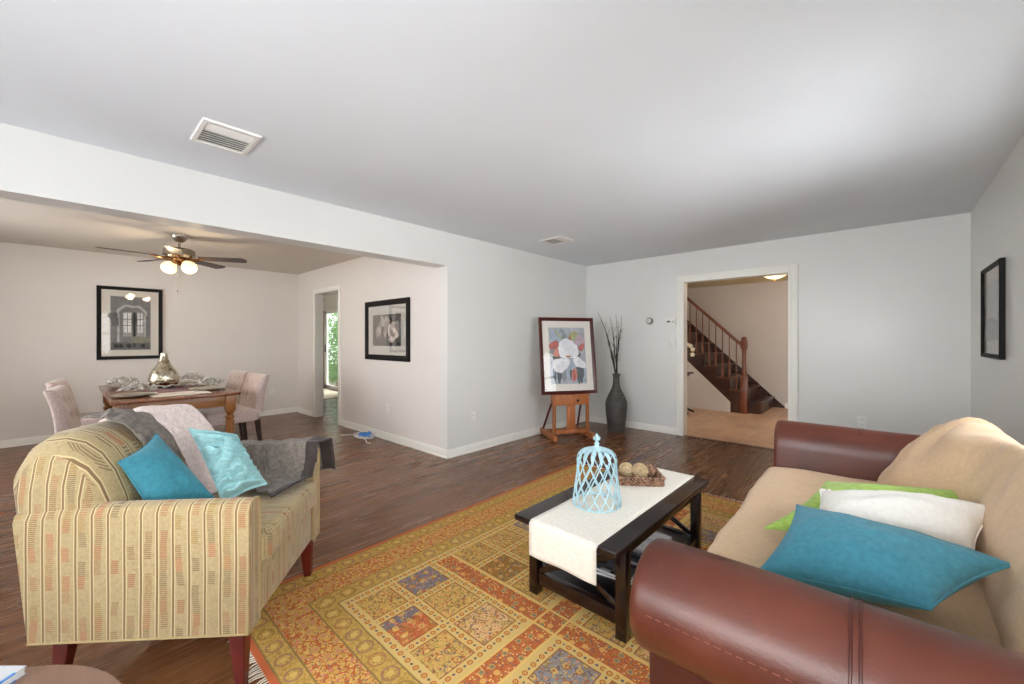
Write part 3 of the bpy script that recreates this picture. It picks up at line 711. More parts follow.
# runner
bm = NB(); zt = .4315
def run(u, v):
    x = -1.231 + .36 * u; L = TY1 - TY0; s = v * (L + .16 + .14) - .16
    if s < 0: y, z = TY0 - .009 - .004 * math.sin(u * 9), zt + s
    elif s > L: y, z = TY1 + .006, zt - (s - L)
    else: y, z = TY0 + s, zt
    return Vector((x, y, z + .0006))
vv = [0, .03, .06, .09, .105]
grid(bm, run, 14, 90); o = obj('table_runner', bm, LINEN, None, 50); md = o.modifiers.new('thickness', 'SOLIDIFY'); md.thickness = .0025; md.offset = -1 if False else 1
tag(o, 'ivory linen runner lying along the dark coffee table', 'table runner')
# bird cage
ZT = .4355
bc = thing('birdcage', 'pale blue metal birdcage ornament with lattice sides on the coffee table', 'birdcage', (-1.095, 1.845, ZT))
def cr(z): return .120 - .02 * smoothstep(0, .2, z)
bm = NB(); NS = 14
for s in (-1, 1):
    for k in range(NS):
        a0 = 2 * PI * k / NS; pts = []
        for i in range(15):
            t = i / 14; z = .006 + .224 * t; a = a0 + s * t * 2.1 * PI / 6.5 * 1.0; r = cr(z); pts.append((r * math.cos(a), r * math.sin(a), z))
        tube(bm, pts, .0034, 6)
obj('lattice', bm, PALEB, bc)
bm = NB(); tube(bm, [(.121 * math.cos(2 * PI * k / 32), .121 * math.sin(2 * PI * k / 32), .006) for k in range(32)], .004, 6, closed=True); obj('base_ring', bm, PALEB, bc)
for k in range(NS):
    bm = NB(); a = 2 * PI * k / NS + .1; V = []
    for i in range(11):
        t = i / 10; th = t * PI / 2; r = .026 + (.1 - .026) * math.cos(th) ** .75; z = .228 + .052 * math.sin(th); wd = .0046 + .006 * math.sin(PI * t)
        V.append([bm.verts.new(Vector((r * math.cos(a), r * math.sin(a), z)) + Vector((-math.sin(a), math.cos(a), 0)) * wd * s + Vector((math.cos(a) * .4, math.sin(a) * .4, 1)).normalized() * dz) for s, dz in ((-1, 0), (1, 0), (1, .004), (-1, .004))])
    for R0, R1 in zip(V, V[1:]):
        for i in range(4): bm.faces.new((R0[i], R0[(i + 1) % 4], R1[(i + 1) % 4], R1[i]))
    bm.faces.new(V[0]); bm.faces.new(V[-1][::-1]); obj('dome_rib', bm, PALEB, bc)
bm = NB(); lathe(bm, [(.04, .272), (.042, .279), (.030, .290), (.012, .298), (.010, .306), (.014, .310), (.009, .316), (.0055, .325), (.008, .332), (.011, .342), (.007, .354), (.001, .364)], seg=16)
for a in range(4):
    c, s = math.cos(a * PI / 2 + .6), math.sin(a * PI / 2 + .6); tube(bm, [(0, 0, .327), (c * .013, s * .013, .332), (c * .016, s * .016, .342), (c * .012, s * .012, .347)], [.005, .005, .004, .002], 6)
obj('finial', bm, PALEB, bc)
# basket + balls
bk = thing('wicker_basket', 'shallow brown wicker tray basket on the coffee table runner', 'basket', (-1.09, 2.31, ZT), .66)
bm = NB(); W, D, hh = .13, .10, .044
b2(bm, (-W + .012, -D + .012, 0), (W - .012, D - .012, .008)); 
def rim_pts(dw, z, ph, n=26):
    pts = []; P4 = [(-W, -D), (W, -D), (W, D), (-W, D)]
    for i in range(4):
        (ax, ay), (bx, by) = P4[i], P4[(i + 1) % 4]
        for j in range(n):
            t = j / n; wv = .0035 * math.sin(j * PI / 1.6 + ph); x, y = ax + (bx - ax) * t, ay + (by - ay) * t; g = 1 + (dw + wv) / W; pts.append((x * g, y * g, z))
    return pts
for k in range(5): tube(bm, rim_pts(-.006, .006 + k * .0082, k * PI), .0048, 6, closed=True)
obj('body', bm, WICK, bk); bm = NB()
tube(bm, rim_pts(-.002, hh + .004, 0), .0062, 8, closed=True); obj('rim', bm, WICK, bk)
def ball(x, y, r, mat, label):
    bm = NB(); sphere(bm, (0, 0, 0), r, 28); rnd = [Vector((random.gauss(0, 1), random.gauss(0, 1), random.gauss(0, 1))).normalized() for _ in range(16)]
    for a in rnd:
        u, v = frame_for(a); q = random.uniform(-.5, .5); rr = math.sqrt(1 - q * q) * (r + .001)
        tube(bm, [a * q * r + (u * math.cos(k * PI / 12) + v * math.sin(k * PI / 12)) * rr for k in range(24)], .0016, 5, closed=True)
    tag(obj('decorative_ball', bm, mat, None, 60, (x, y, ZT + .009 + r)), label, 'ball')
ball(-1.155, 2.29, .045, ROPE, 'cream fibre ball in the wicker basket, the one nearer the birdcage')
ball(-1.085, 2.325, .046, ROPE, 'round cream fibre ball in front of the brown ball in the wicker basket')
ball(-1.06, 2.40, .037, WICK, 'reddish brown woven ball behind the cream balls in the basket')
# magazines on the shelf
def magazine(x, y, z, rot, c, label, n):
    t = thing('magazine', label, 'magazine', (x, y, z), rot, ); bm = NB(); box(bm, (0, 0, .008), (.21, .275, .014), .002); obj('pages', bm, plain('magazine_paper_%d' % n, (226, 226, 224), .5), t)
    bm = NB(); box(bm, (0, 0, .016), (.213, .278, .002)); box(bm, (0, 0, .0005), (.213, .278, .001)); box(bm, (-.106, 0, .008), (.0015, .278, .016)); obj('cover', bm, c, t)
    return t
def cover_mat(name, a, b, c):
    m = M(name, .25); x, y, z = m.coords(); q = m.hash((x / .05).fl(), (y / .03).fl()); m.color(m.ramp(q, [(0, a), (.5, b), (.8, c)], True)); return m.mat
SHZ = .008 + .1057
magazine(-1.0, 1.93, SHZ, .2, cover_mat('red_white_cover', (60, 62, 70), (196, 62, 54), (90, 92, 100)), 'red and white magazine on the lower shelf of the coffee table, lowest of its stack', 1)
magazine(-.995, 1.92, SHZ + .0175, .05, cover_mat('grey_cover', (74, 76, 84), (44, 46, 54), (150, 152, 160)), 'dark grey magazine lying on top of another on the coffee table shelf', 2)
magazine(-1.03, 2.25, SHZ, -.1, cover_mat('white_cover', (238, 238, 238), (226, 228, 232), (212, 214, 220)), 'white magazine alone at the middle of the coffee table shelf', 3)

# ------------------------------------------------------------------ pictures
def ell(bm, cx, cz, a, b, rot, lay, mi, n=28, tip=0.):
    vsx = []
    for k in range(n):
        t = 2 * PI * k / n; wv = 1 + .10 * math.sin(3 * t + cx * 40) + .06 * math.sin(7 * t + cz * 60); x = a * wv * math.cos(t); z = b * wv * math.sin(t) * (1 - tip * math.cos(t)); vsx.append(bm.verts.new((cx + x * math.cos(rot) - z * math.sin(rot), -lay * .0004, cz + x * math.sin(rot) + z * math.cos(rot))))
    bm.faces.new(vsx).material_index = mi
def quad(bm, x0, z0, x1, z1, lay, mi):
    bm.faces.new([bm.verts.new((x, -lay * .0004, z)) for x, z in ((x0, z0), (x1, z0), (x1, z1), (x0, z1))]).material_index = mi
def flat(name, c, v=.09): return plain(name, c, .7, var=v, scale=16)
def picture(name, label, loc, rot, W, H_, fw, depth, fmat, mw, drawer, pmats, tilt=None, inner=None):
    t = thing(name, label, 'picture', loc, rot if tilt is None else tilt); bm = NB()
    for s in (-1, 1):
        prof = [(0, 0), (0, -depth), (fw * .25, -depth - .004), (fw * .8, -depth * .8), (fw, -depth * .6), (fw, 0)]
    def ring(p): 
        x, z = W / 2 - p[0], H_ / 2 - p[0]; return [bm.verts.new((a * x, p[1], b * z)) for a, b in ((-1, -1), (1, -1), (1, 1), (-1, 1))]
    rings = [ring(p) for p in prof]
    for i in range(len(rings)):
        A, B = rings[i], rings[(i + 1) % len(rings)]
        for k in range(4): bm.faces.new((A[k], A[(k + 1) % 4], B[(k + 1) % 4], B[k]))
    obj('frame', bm, fmat, t, 30)
    bm = NB(); box(bm, (0, -.006, 0), (W - fw * 1.6, .008, H_ - fw * 1.6)); obj('mat_board', bm, MATB, t)
    bm = NB(); drawer(bm, W - 2 * fw - 2 * mw, H_ - 2 * fw - 2 * mw); obj('print', bm, pmats, t, 0, (0, -.0112, 0))
    bm = NB(); box(bm, (0, -depth * .6 + .002, 0), (W - fw * 1.9, .002, H_ - fw * 1.9)); obj('glass_pane', bm, GLASS, t)
    return t
def magnolia(bm, w_, h_):
    quad(bm, -w_ / 2, -h_ / 2, .0 * w_, h_ / 2, 0, 0); quad(bm, 0, -h_ / 2, w_ / 2, h_ / 2, 0, 1); quad(bm, .02 * w_, h_ * .1, w_ / 2, h_ / 2, 1, 5)
    k = w_
    for cx, cz, a, b, r, l, mi in [(-.28, -.05, .115, .20, -.15, 2, 4), (-.265, -.03, .085, .155, -.15, 3, 2), (-.30, -.14, .06, .07, .3, 4, 3),
                                   (-.13, .27, .085, .20, .35, 2, 4), (-.12, .28, .065, .175, .35, 3, 2), (-.20, .20, .05, .11, .9, 4, 3), (.02, .22, .095, .23, -.12, 4, 2), (.055, .20, .055, .2, -.2, 5, 3), (.0, .10, .05, .2, .1, 6, 3), (-.04, -.10, .05, .14, .08, 4, 3), (-.03, -.12, .03, .10, .08, 5, 2),
                                   (.25, .13, .17, .13, .25, 5, 2), (.34, .06, .10, .19, -.2, 6, 3), (.14, -.03, .07, .19, .15, 7, 2), (.16, -.05, .035, .15, .15, 8, 4), (.28, -.12, .145, .19, -.25, 9, 3), (.30, -.10, .11, .14, -.25, 10, 2), (.22, -.26, .12, .12, .3, 11, 3), (.24, -.25, .085, .085, .3, 12, 2), (.21, -.10, .045, .10, .4, 13, 4), (.28, -.17, .03, .09, -.3, 14, 4)]:
        ell(bm, cx * w_, cz * h_, a * w_, b * h_, r, l, mi, tip=.15)
picture('framed_picture', 'black framed black and white magnolia photograph beside the small doorway', (-4.712, YD - .001, 1.403), 0, 1.05, .775, .07, .028, BLACKF, .115, magnolia,
        [flat('print_grey', (104, 98, 92)), flat('print_black', (34, 30, 28)), flat('petal_light', (206, 196, 188)), flat('petal_mid', (172, 160, 152)), flat('petal_dark', (138, 126, 120)), flat('print_dark_grey', (66, 60, 56))])
def arches(bm, w_, h_):
    quad(bm, -w_ / 2, -h_ / 2, w_ / 2, h_ / 2, 0, 0)
    def arch(cx, r, zb, zt, lay, mi): quad(bm, cx - r, zb, cx + r, zt, lay, mi); ell(bm, cx, zt, r, r, 0, lay, mi, 28)
    hw, hh_ = w_ / 2, h_ / 2
    arch(.02 * w_, .36 * w_, -hh_ * .95, .32 * hh_, 1, 1); arch(.02 * w_, .30 * w_, -hh_ * .95, .30 * hh_, 2, 0)
    ell(bm, -.42 * w_, .25 * hh_, .14 * w_, .14 * w_, 0, 1, 4); quad(bm, -.5 * w_, -.1 * hh_, -.3 * w_, .2 * hh_, 2, 4)
    for x0, x1 in ((-.20, .02), (.15, .31)):
        quad(bm, x0 * w_, -.5 * hh_, x1 * w_, .42 * hh_, 3, 5); quad(bm, (x0 + .015) * w_, -.35 * hh_, (x1 - .015) * w_, .38 * hh_, 4, 2)
        for z in (-.1, .14): quad(bm, x0 * w_, z * hh_, x1 * w_, (z + .025) * hh_, 5, 4)
        xm = (x0 + x1) / 2; quad(bm, (xm - .008) * w_, -.35 * hh_, (xm + .008) * w_, .38 * hh_, 5, 4)
    quad(bm, .055 * w_, -.9 * hh_, .115 * w_, .42 * hh_, 4, 3); quad(bm, -.5 * w_, -hh_, .5 * w_, -.72 * hh_, 3, 4); quad(bm, .0, -.75 * hh_, .48 * w_, -.5 * hh_, 6, 6)
    for x in (-.36, -.25, -.05, .3): ell(bm, x * w_, -.86 * hh_, .06 * w_, .07 * w_, 0, 7, 3); 
picture('framed_picture', 'tall black framed grey picture of arched windows on the dining room wall', (XD + .001, .591, 1.508), PI / 2, .668, .99, .045, .026, BLACKF, .085, arches,
        [flat('arch_grey', (136, 136, 138)), flat('arch_pale', (196, 196, 196)), flat('arch_white', (232, 234, 236)), flat('arch_dark', (62, 62, 62)), flat('arch_mid', (112, 112, 114)), flat('arch_light', (176, 178, 180)), flat('arch_olive', (150, 150, 132))])
def palewash(bm, w_, h_):
    quad(bm, -w_ / 2, -h_ / 2, w_ / 2, h_ / 2, 0, 0); quad(bm, -w_ / 2, -h_ / 2, w_ / 2, -h_ * .15, 1, 1); ell(bm, -.1 * w_, -.14 * h_, .25 * w_, .03 * h_, .05, 2, 1)
picture('framed_picture', 'black framed pale grey picture hanging on the right wall above the sofa', (XR - .001, 4.445, 1.483), -PI / 2, .69, .665, .03, .024, BLACKF, .09, palewash, [flat('pale_wash', (206, 206, 208)), flat('pale_wash_dark', (186, 188, 190))])

# ------------------------------------------------------------------ easel and painting
EN = Vector((.84, -.54, 0)).normalized(); EA = math.atan2(EN.x, -EN.y)    # local -y is the front
EL = Vector((-3.24, 4.24, 0)); ES = Vector((.54, .84, 0)).normalized()
EC = EL + ES * .26
ea = thing('easel', 'wooden floor easel with a storage tray, standing in the corner of the living room', 'easel', (EC.x, EC.y, 0), EA)
hw = .26
for s in (-1, 1):
    bm = NB(); box(bm, (s * hw, 0, .045), (.045, .56, .07), .006); obj('foot_rail', bm, EASELW, ea)
    bm = NB(); box(bm, (s * (hw - .03), -.14, .30), (.032, .05, .45), .004, 2, Matrix.Rotation(-.0, 3, 'X')); obj('upright', bm, EASELW, ea)
    bm = NB(); a = Vector((s * (hw - .01), .22, .08)); b = Vector((s * (hw - .07), -.09, .62)); tube(bm, [a, b], .014, 8); plabel(obj('rear_brace', bm, CHERRY, ea), 'dark red slanted brace')
bm = NB(); box(bm, (0, -.14, .10), (2 * hw - .045, .05, .045), .004); box(bm, (0, .2, .045), (2 * hw - .045, .04, .04), .004); obj('cross_bar', bm, EASELW, ea)
bm = NB(); box(bm, (0, -.145, .33), (.115, .028, .48), .004); obj('mast', bm, EASELW, ea)
bm = NB(); box(bm, (0, -.10, .50), (.47, .15, .113), .005); tb2 = obj('tray_box', bm, EASELW, ea)
bm = NB(); lathe(bm, [(.012, 0), (.018, .012), (.012, .02)], (.08, -.176, .50), 14, 0, Matrix.Rotation(PI / 2, 3, 'X')); plabel(obj('knob', bm, BLACK, tb2), 'black round knob')
bm = NB(); box(bm, (0, -.13, .567), (.5, .12, .02), .003); obj('canvas_ledge', bm, EASELW, ea)
bm = NB(); box(bm, (0, .0, 1.0), (.06, .025, .84), .004, 2, Matrix.Rotation(-.16, 3, 'X')); obj('rear_mast', bm, EASELW, ea)
REDF = wood('dark_red_frame', (58, 16, 14), (84, 26, 20), 'z', .3, 4)
def iris(bm, w_, h_):
    quad(bm, -w_ / 2, -h_ / 2, w_ / 2, h_ / 2, 0, 0); hh_ = h_ / 2; hw_ = w_ / 2
    def E(x, z, a, b, r, l, mi, tip=.2): ell(bm, x * hw_, z * hh_, a * hw_, b * hw_, r, l, mi, 34, tip)
    E(-.58, .66, .36, .32, .4, 1, 1); E(-.25, .74, .3, .22, 2, 1, 4); E(.35, .70, .34, .2, .8, 1, 7); E(.75, .55, .25, .3, 1, 1, 8); E(-.72, .38, .3, .2, .5, 2, 2); E(-.55, .12, .28, .22, 1.2, 2, 3); E(-.8, .1, .2, .25, 0, 1, 4)
    E(.2, .55, .22, .08, 1.9, 3, 2); E(.8, .3, .24, .14, .9, 2, 2); E(.55, .5, .3, .14, 1.2, 2, 8); E(-.45, .72, .35, .05, -.9, 3, 7); E(.4, .74, .08, .24, .1, 3, 7); E(.55, .0, .2, .12, .4, 2, 5); E(-.6, -.08, .25, .1, .2, 2, 5)
    E(-.8, -.55, .16, .4, 0, 1, 1); E(.8, -.6, .16, .45, 0, 1, 1)
    for x, a, b, mi in ((-.78, .09, .4, 5), (-.5, .14, .5, 5), (-.25, .12, .5, 4), (-.05, .1, .35, 1), (.12, .06, .36, 5), (.32, .16, .45, 3), (.55, .12, .55, 5), (.72, .13, .5, 5)): E(x, -.62, a, b, 0, 3, mi)
    E(.25, -.35, .22, .25, 0, 4, 1); E(.3, -.7, .1, .3, 0, 5, 2)
    E(-.15, .28, .42, .36, 1.2, 6, 6); E(.2, .28, .40, .34, 1.9, 6, 6); E(.02, .38, .34, .34, 0, 7, 9); E(-.1, .1, .36, .3, .3, 7, 6); E(.3, .08, .3, .25, 0, 7, 9)
    E(-.42, -.3, .5, .30, .35, 8, 6); E(-.3, -.38, .4, .24, .6, 9, 9); E(.62, -.26, .42, .22, -.65, 8, 6); E(.72, -.3, .3, .16, -.8, 9, 9)
    E(.03, -.04, .16, .04, .1, 10, 10); E(-.05, -.03, .05, .04, 0, 11, 2)
lean = .14; roll = math.radians(2.6)
pb = EC + EN * .125 - ES * .012 + Vector((0, 0, .578))
Rz = Matrix.Rotation(EA, 3, 'Z') @ Matrix.Rotation(-lean, 3, 'X') @ Matrix.Rotation(-roll * .0, 3, 'Y')
pc = pb + Rz @ Vector((0, .0, .50))
picture('framed_picture', 'dark red framed watercolour of white petals resting on the wooden easel', pc, 0, .765, 1.0, .043, .03, REDF, .088, iris,
        [flat('paper_pale', (178, 182, 190)), flat('wash_blue', (170, 184, 198)), flat('wash_red', (190, 112, 102)), flat('wash_coral', (212, 150, 136)), flat('wash_grey', (150, 156, 158)), flat('wash_dark', (98, 108, 110)), flat('petal_white', (244, 244, 246), .03), flat('wash_olive', (176, 178, 132)), flat('wash_mauve', (194, 174, 184)), flat('petal_shade', (232, 233, 237), .04), flat('wash_orange', (176, 110, 40))], tilt=Rz.to_euler())

# ------------------------------------------------------------------ floor vase with twigs
va = tag(obj('floor_vase', lathe(NB(), [(.105, 0), (.113, .01), (.128, .12), (.147, .30), (.15, .38), (.142, .43), (.113, .50), (.082, .56), (.056, .62), (.046, .68), (.042, .76), (.052, .79), (.054, .805), (.046, .806), (.038, .79), (.036, .7), (.03, .66)], seg=36), VASE, None, 50, (-2.77, 5.19, 0)), 'tall dark grey bottle-neck floor vase in the corner by the easel', 'vase')
TWIG = plain('dark_twig', (52, 40, 36), .8, var=.2)
for k, (dx, dy, top, bend) in enumerate([(-.26, -.03, .86, .25), (-.20, .02, .75, .2), (-.10, -.05, .80, .1), (-.06, .03, .66, .1), (0.0, -.02, .82, .02), (.04, .04, .72, -.02), (.07, -.03, .80, -.05), (-.14, .0, .6, .15), (.03, -.05, .55, 0), (.085, .02, .62, -.05)]):
    bm = NB(); pts = []; rt = Vector((.7372, .6757, 0)); fw_ = Vector((-.6757, .7372, 0)); rs = random.uniform(0, 9)
    for i in range(9):
        t = i / 8; s = t ** (1.5); pts.append(rt * (dx * s + .012 * math.sin(t * 9 + rs) * t + (k % 3 - 1) * .012 * (1 - t)) + fw_ * (dy * s + (k // 3 - 1.5) * .009) + Vector((0, 0, -.12 + t * (top + .12))))
    tube(bm, pts, [.007 - .005 * i / 8 for i in range(9)], 6)
    for j in (3, 4, 5, 6):
        d = rt * random.uniform(-.07, .05) + Vector((0, 0, random.uniform(.06, .12))); tube(bm, [pts[j], pts[j] + d * .6, pts[j] + d + rt * .01], [.0028, .002, .001], 5)
    tag(obj('twig', bm, TWIG, None, 60, (-2.77, 5.19, .806)), 'thin dark bare twig standing in the tall grey floor vase', 'twig', 'twigs in the floor vase')

# ------------------------------------------------------------------ wall plates, thermostat, vents, cable
def outlet(loc, rot, label, kind='outlet', plug=False):
    t = thing('wall_outlet' if kind == 'outlet' else 'light_switch', label, kind, loc, rot); bm = NB(); box(bm, (0, -.003, 0), (.072, .006, .115), .002); obj('cover_plate', bm, PLASTIC, t)
    if kind == 'outlet':
        for s in (-1, 1):
            bm = NB(); box(bm, (0, -.007, s * .026), (.034, .004, .03), .0018); r_ = obj('socket', bm, PLASTIC, t)
            bm = NB(); box(bm, (-.007, -.0093, s * .026), (.003, .001, .01)); box(bm, (.007, -.0093, s * .026), (.003, .001, .008)); obj('slot', bm, BLACK, r_)
    else:
        bm = NB(); box(bm, (0, -.009, 0), (.009, .012, .022), .002, 2, Matrix.Rotation(.4, 3, 'X')); obj('toggle', bm, PLASTIC, t)
outlet((-4.695, YD, .393), 0, 'white wall outlet below the magnolia picture'); outlet((XL, 3.139, .394), PI / 2, 'white wall outlet on the left wall between the corner and the easel'); outlet((-.17, YB, .431), 0, 'white wall outlet on the back wall above the sofa arm')
outlet((XD, 2.35, .40), PI / 2, 'white wall outlet on the dining room wall behind the chairs')
outlet((-5.911, YD, 1.233), 0, 'white light switch beside the small kitchen doorway', 'light switch'); outlet((-2.13, YB, 1.237), 0, 'white light switch under the rectangular thermostat by the hall opening', 'light switch')
t = thing('thermostat', 'white rectangular thermostat with small dark display by the hall opening', 'thermostat', (-2.143, YB, 1.523)); bm = NB(); box(bm, (0, -.012, 0), (.135, .024, .09), .006, 3); obj('case', bm, PLASTIC, t)
bm = NB(); box(bm, (-.022, -.0245, .004), (.042, .002, .024)); obj('display', bm, BLACK, t); bm = NB()
for dx in (.028, .042): box(bm, (dx, -.0245, .002), (.008, .004, .028), .002)
obj('button', bm, GREYP, t)
t = thing('thermostat', 'small round grey thermostat on the back wall beside the rectangular one', 'thermostat', (-2.439, YB, 1.546)); bm = NB(); lathe(bm, [(.048, 0), (.048, .016), (.040, .024)], (0, 0, 0), 32, 0, Matrix.Rotation(PI / 2, 3, 'X')); obj('ring', bm, GREYP, t); bm = NB(); lathe(bm, [(.033, .02), (.033, .028), (.028, .032)], (0, 0, 0), 32, 0, Matrix.Rotation(PI / 2, 3, 'X')); obj('dial', bm, plain('dial_silver', (200, 200, 192), .3), t)
def vent(name, cx, cy, sx, sy, label):
    t = thing(name, label, 'vent', (cx, cy, H)); bm = NB(); f = .028
    V = [[bm.verts.new((p * hx_, q * hy_, z)) for p, q in ((-1, -1), (1, -1), (1, 1), (-1, 1))] for hx_, hy_, z in ((sx / 2, sy / 2, 0), (sx / 2 - .004, sy / 2 - .004, -.011), (sx / 2 - f + .004, sy / 2 - f + .004, -.013), (sx / 2 - f, sy / 2 - f, 0))]
    for i in range(4):
        for k in range(4): bm.faces.new((V[i][k], V[i][(k + 1) % 4], V[(i + 1) % 4][(k + 1) % 4], V[(i + 1) % 4][k]))
    obj('frame', bm, PLASTIC, t); bm = NB(); b2(bm, (-sx / 2 + f, -sy / 2 + f, -.002), (sx / 2 - f, sy / 2 - f, -.0005)); obj('backing', bm, GREYP, t)
    n = 9
    for k in range(n):
        x = -sx / 2 + f + (sx - 2 * f) * (k + .5) / n; bm = NB(); box(bm, (x, 0, -.008), (.022, sy - 2 * f, .0025), 0, 1, Matrix.Rotation(.55 if k < n * .65 else -.55, 3, 'Y')); obj('louver', bm, PLASTIC, t)
vent('ceiling_vent', -2.78, .612, .335, .275, 'large white louvred vent in the ceiling near the dining room opening')
vent('ceiling_vent', -2.81, 3.84, .30, .26, 'small white louvred vent in the ceiling near the far corner')
t = thing('cable', 'coiled white and blue cable on the floor below the magnolia picture', 'cable', (-5.03, 2.62, 0)); bm = NB(); pts = []
for k in range(66):
    a = k * .36; r = .13 + .02 * math.sin(a * 2.3); pts.append((r * math.cos(a), r * .8 * math.sin(a), .006 + .0006 * k))
tube(bm, pts + [(.2, -.08, .02), (.3, -.12, .006), (.36, -.1, .006)], .0055, 6); tube(bm, [(-.12, 0, .008), (-.25, -.05, .006), (-.34, -.16, .006)], .0055, 6); obj('white_cord', bm, PLASTIC, t)
bm = NB(); pts = [(.09 * math.cos(k * .5) + .03, .07 * math.sin(k * .5), .028 + .0012 * k) for k in range(30)]; tube(bm, pts, .009, 6); plabel(obj('blue_cord', bm, plain('blue_plastic', (58, 130, 200), .4), t), 'bright blue cord')

# ------------------------------------------------------------------ dining table and setting
DTX0, DTX1, DTY0, DTY1, DTZ = -6.72, -4.83, .24, 1.19, .75
dt = thing('dining_table', 'golden brown wooden dining table with turned legs', 'dining table', ((DTX0 + DTX1) / 2, (DTY0 + DTY1) / 2, 0)); dx, dy = (DTX1 - DTX0) / 2, (DTY1 - DTY0) / 2
bm = NB(); box(bm, (0, 0, DTZ - .014), (2 * dx, 2 * dy, .028), .007, 3); obj('tabletop', bm, wood('table_top_wood', (112, 66, 42), (146, 92, 62), 'x', .2, 3, .2), dt)
bm = NB()
for s in (-1, 1): box(bm, (s * (dx - .085), 0, DTZ - .083), (.022, 2 * dy - .16, .11), .002); box(bm, (0, s * (dy - .075), DTZ - .083), (2 * dx - .17, .022, .11), .002)
obj('apron', bm, OAKT, dt)
for sx in (-1, 1):
    for sy in (-1, 1):
        bm = NB(); c = (sx * (dx - .085), sy * (dy - .075), 0); box(bm, (c[0], c[1], DTZ - .105), (.085, .085, .155), .004)
        lathe(bm, [(.022, 0), (.028, .02), (.024, .05), (.03, .2), (.038, .42), (.04, .46), (.028, .475), (.042, .49), (.042, .505), (.026, .52), (.03, .535), (.044, .56), (.034, .575)], c, 20); obj('leg', bm, OAKL, dt)
bm = NB(); box(bm, (-5.75, .71, DTZ + .0012), (1.55, .34, .002)); tag(obj('table_runner', bm, fabric('maroon_cloth', (104, 46, 44), .1)), 'maroon runner along the middle of the dining table', 'table runner')
bm = NB(); box(bm, (0, 0, .0015), (.33, .45, .003)); tag(obj('placemat', bm, LINEN, None, 0, (-5.10, .74, DTZ + .0023), (0, 0, .06)), 'white placemat at the near end of the dining table', 'placemat')
tag(obj('silver_vase', lathe(NB(), [(.06, 0), (.10, .014), (.128, .055), (.134, .10), (.122, .16), (.09, .215), (.058, .265), (.040, .31), (.033, .35), (.031, .38), (.024, .381), (.018, .36)], seg=36), SILVER, None, 50, (-5.85, .715, DTZ + .0025)), 'silver pear-shaped mercury glass vase in the middle of the dining table', 'vase')
PLM = plain('silver_plate', (196, 190, 178), .3, .6, var=.05)
LEAFS = plain('silver_leaf', (206, 198, 182), .35, .2, var=.38, scale=45, bump=.4)
def setting(x, y, lab, n, r=.16):
    tag(obj('plate', lathe(NB(), [(.07, 0), (.10, .004), (r, .018), (r + .002, .022), (.10, .010), (.01, .008)], seg=32), PLM, None, 50, (x, y, DTZ + .003)), 'pale silver plate ' + lab, 'plate')
    bm = NB(); 
    for k in range(n):
        a = random.uniform(0, 2 * PI); rr = random.uniform(.0, r * .82); L = random.uniform(.06, .10); up = random.uniform(.0, .05) + .035 * (1 - rr / r); dirr = random.uniform(0, 2 * PI); c = Vector((rr * math.cos(a), rr * math.sin(a), .022 + up)); d = Vector((math.cos(dirr), math.sin(dirr), random.uniform(-.1, .6))).normalized(); s = d.cross(Vector((0, 0, 1))).normalized(); nn = s.cross(d)
        def lf(u, v): 
            wd = .024 * math.sin(PI * min(1, .08 + u * .92)) * (1 + .2 * math.sin(u * 22)); return c + d * (u - .5) * L + s * (v - .5) * 2 * wd + nn * (.018 * (u - .5) ** 2 * 4 + .012 * abs(v - .5) * 2)
        grid(bm, lf, 7, 5)
    o = obj('leaf_garland', bm, LEAFS, None, 60, (x, y, DTZ + .006)); m = o.modifiers.new('thickness', 'SOLIDIFY'); m.thickness = .002; tag(o, 'cluster of silvery leaves heaped on the plate ' + lab, 'table decoration')
setting(-5.15, .42, 'at the near left of the dining table', 34); setting(-6.15, .40, 'at the far left of the dining table', 34); setting(-5.28, 1.0, 'at the near right of the dining table', 34); setting(-6.2, 1.02, 'at the far right of the dining table', 30)
bm = NB(); 
for k in range(26):
    a = k * .6; rr = .19 + random.uniform(-.03, .04); c = Vector((-5.85 + rr * math.cos(a), .715 + rr * math.sin(a), DTZ + .02 + random.uniform(0, .02))); L = .075; d = Vector((-math.sin(a), math.cos(a), random.uniform(-.1, .35))).normalized(); s = d.cross(Vector((0, 0, 1))).normalized()
    def lf(u, v): return c + d * (u - .5) * L + s * (v - .5) * .05 * math.sin(PI * (.08 + u * .9)) + Vector((0, 0, .012 * abs(v - .5) * 2))
    grid(bm, lf, 6, 5)
o = obj('leaf_garland', bm, LEAFS, None, 60); m = o.modifiers.new('thickness', 'SOLIDIFY'); m.thickness = .002; tag(o, 'wreath of silvery leaves around the foot of the silver vase', 'table decoration')
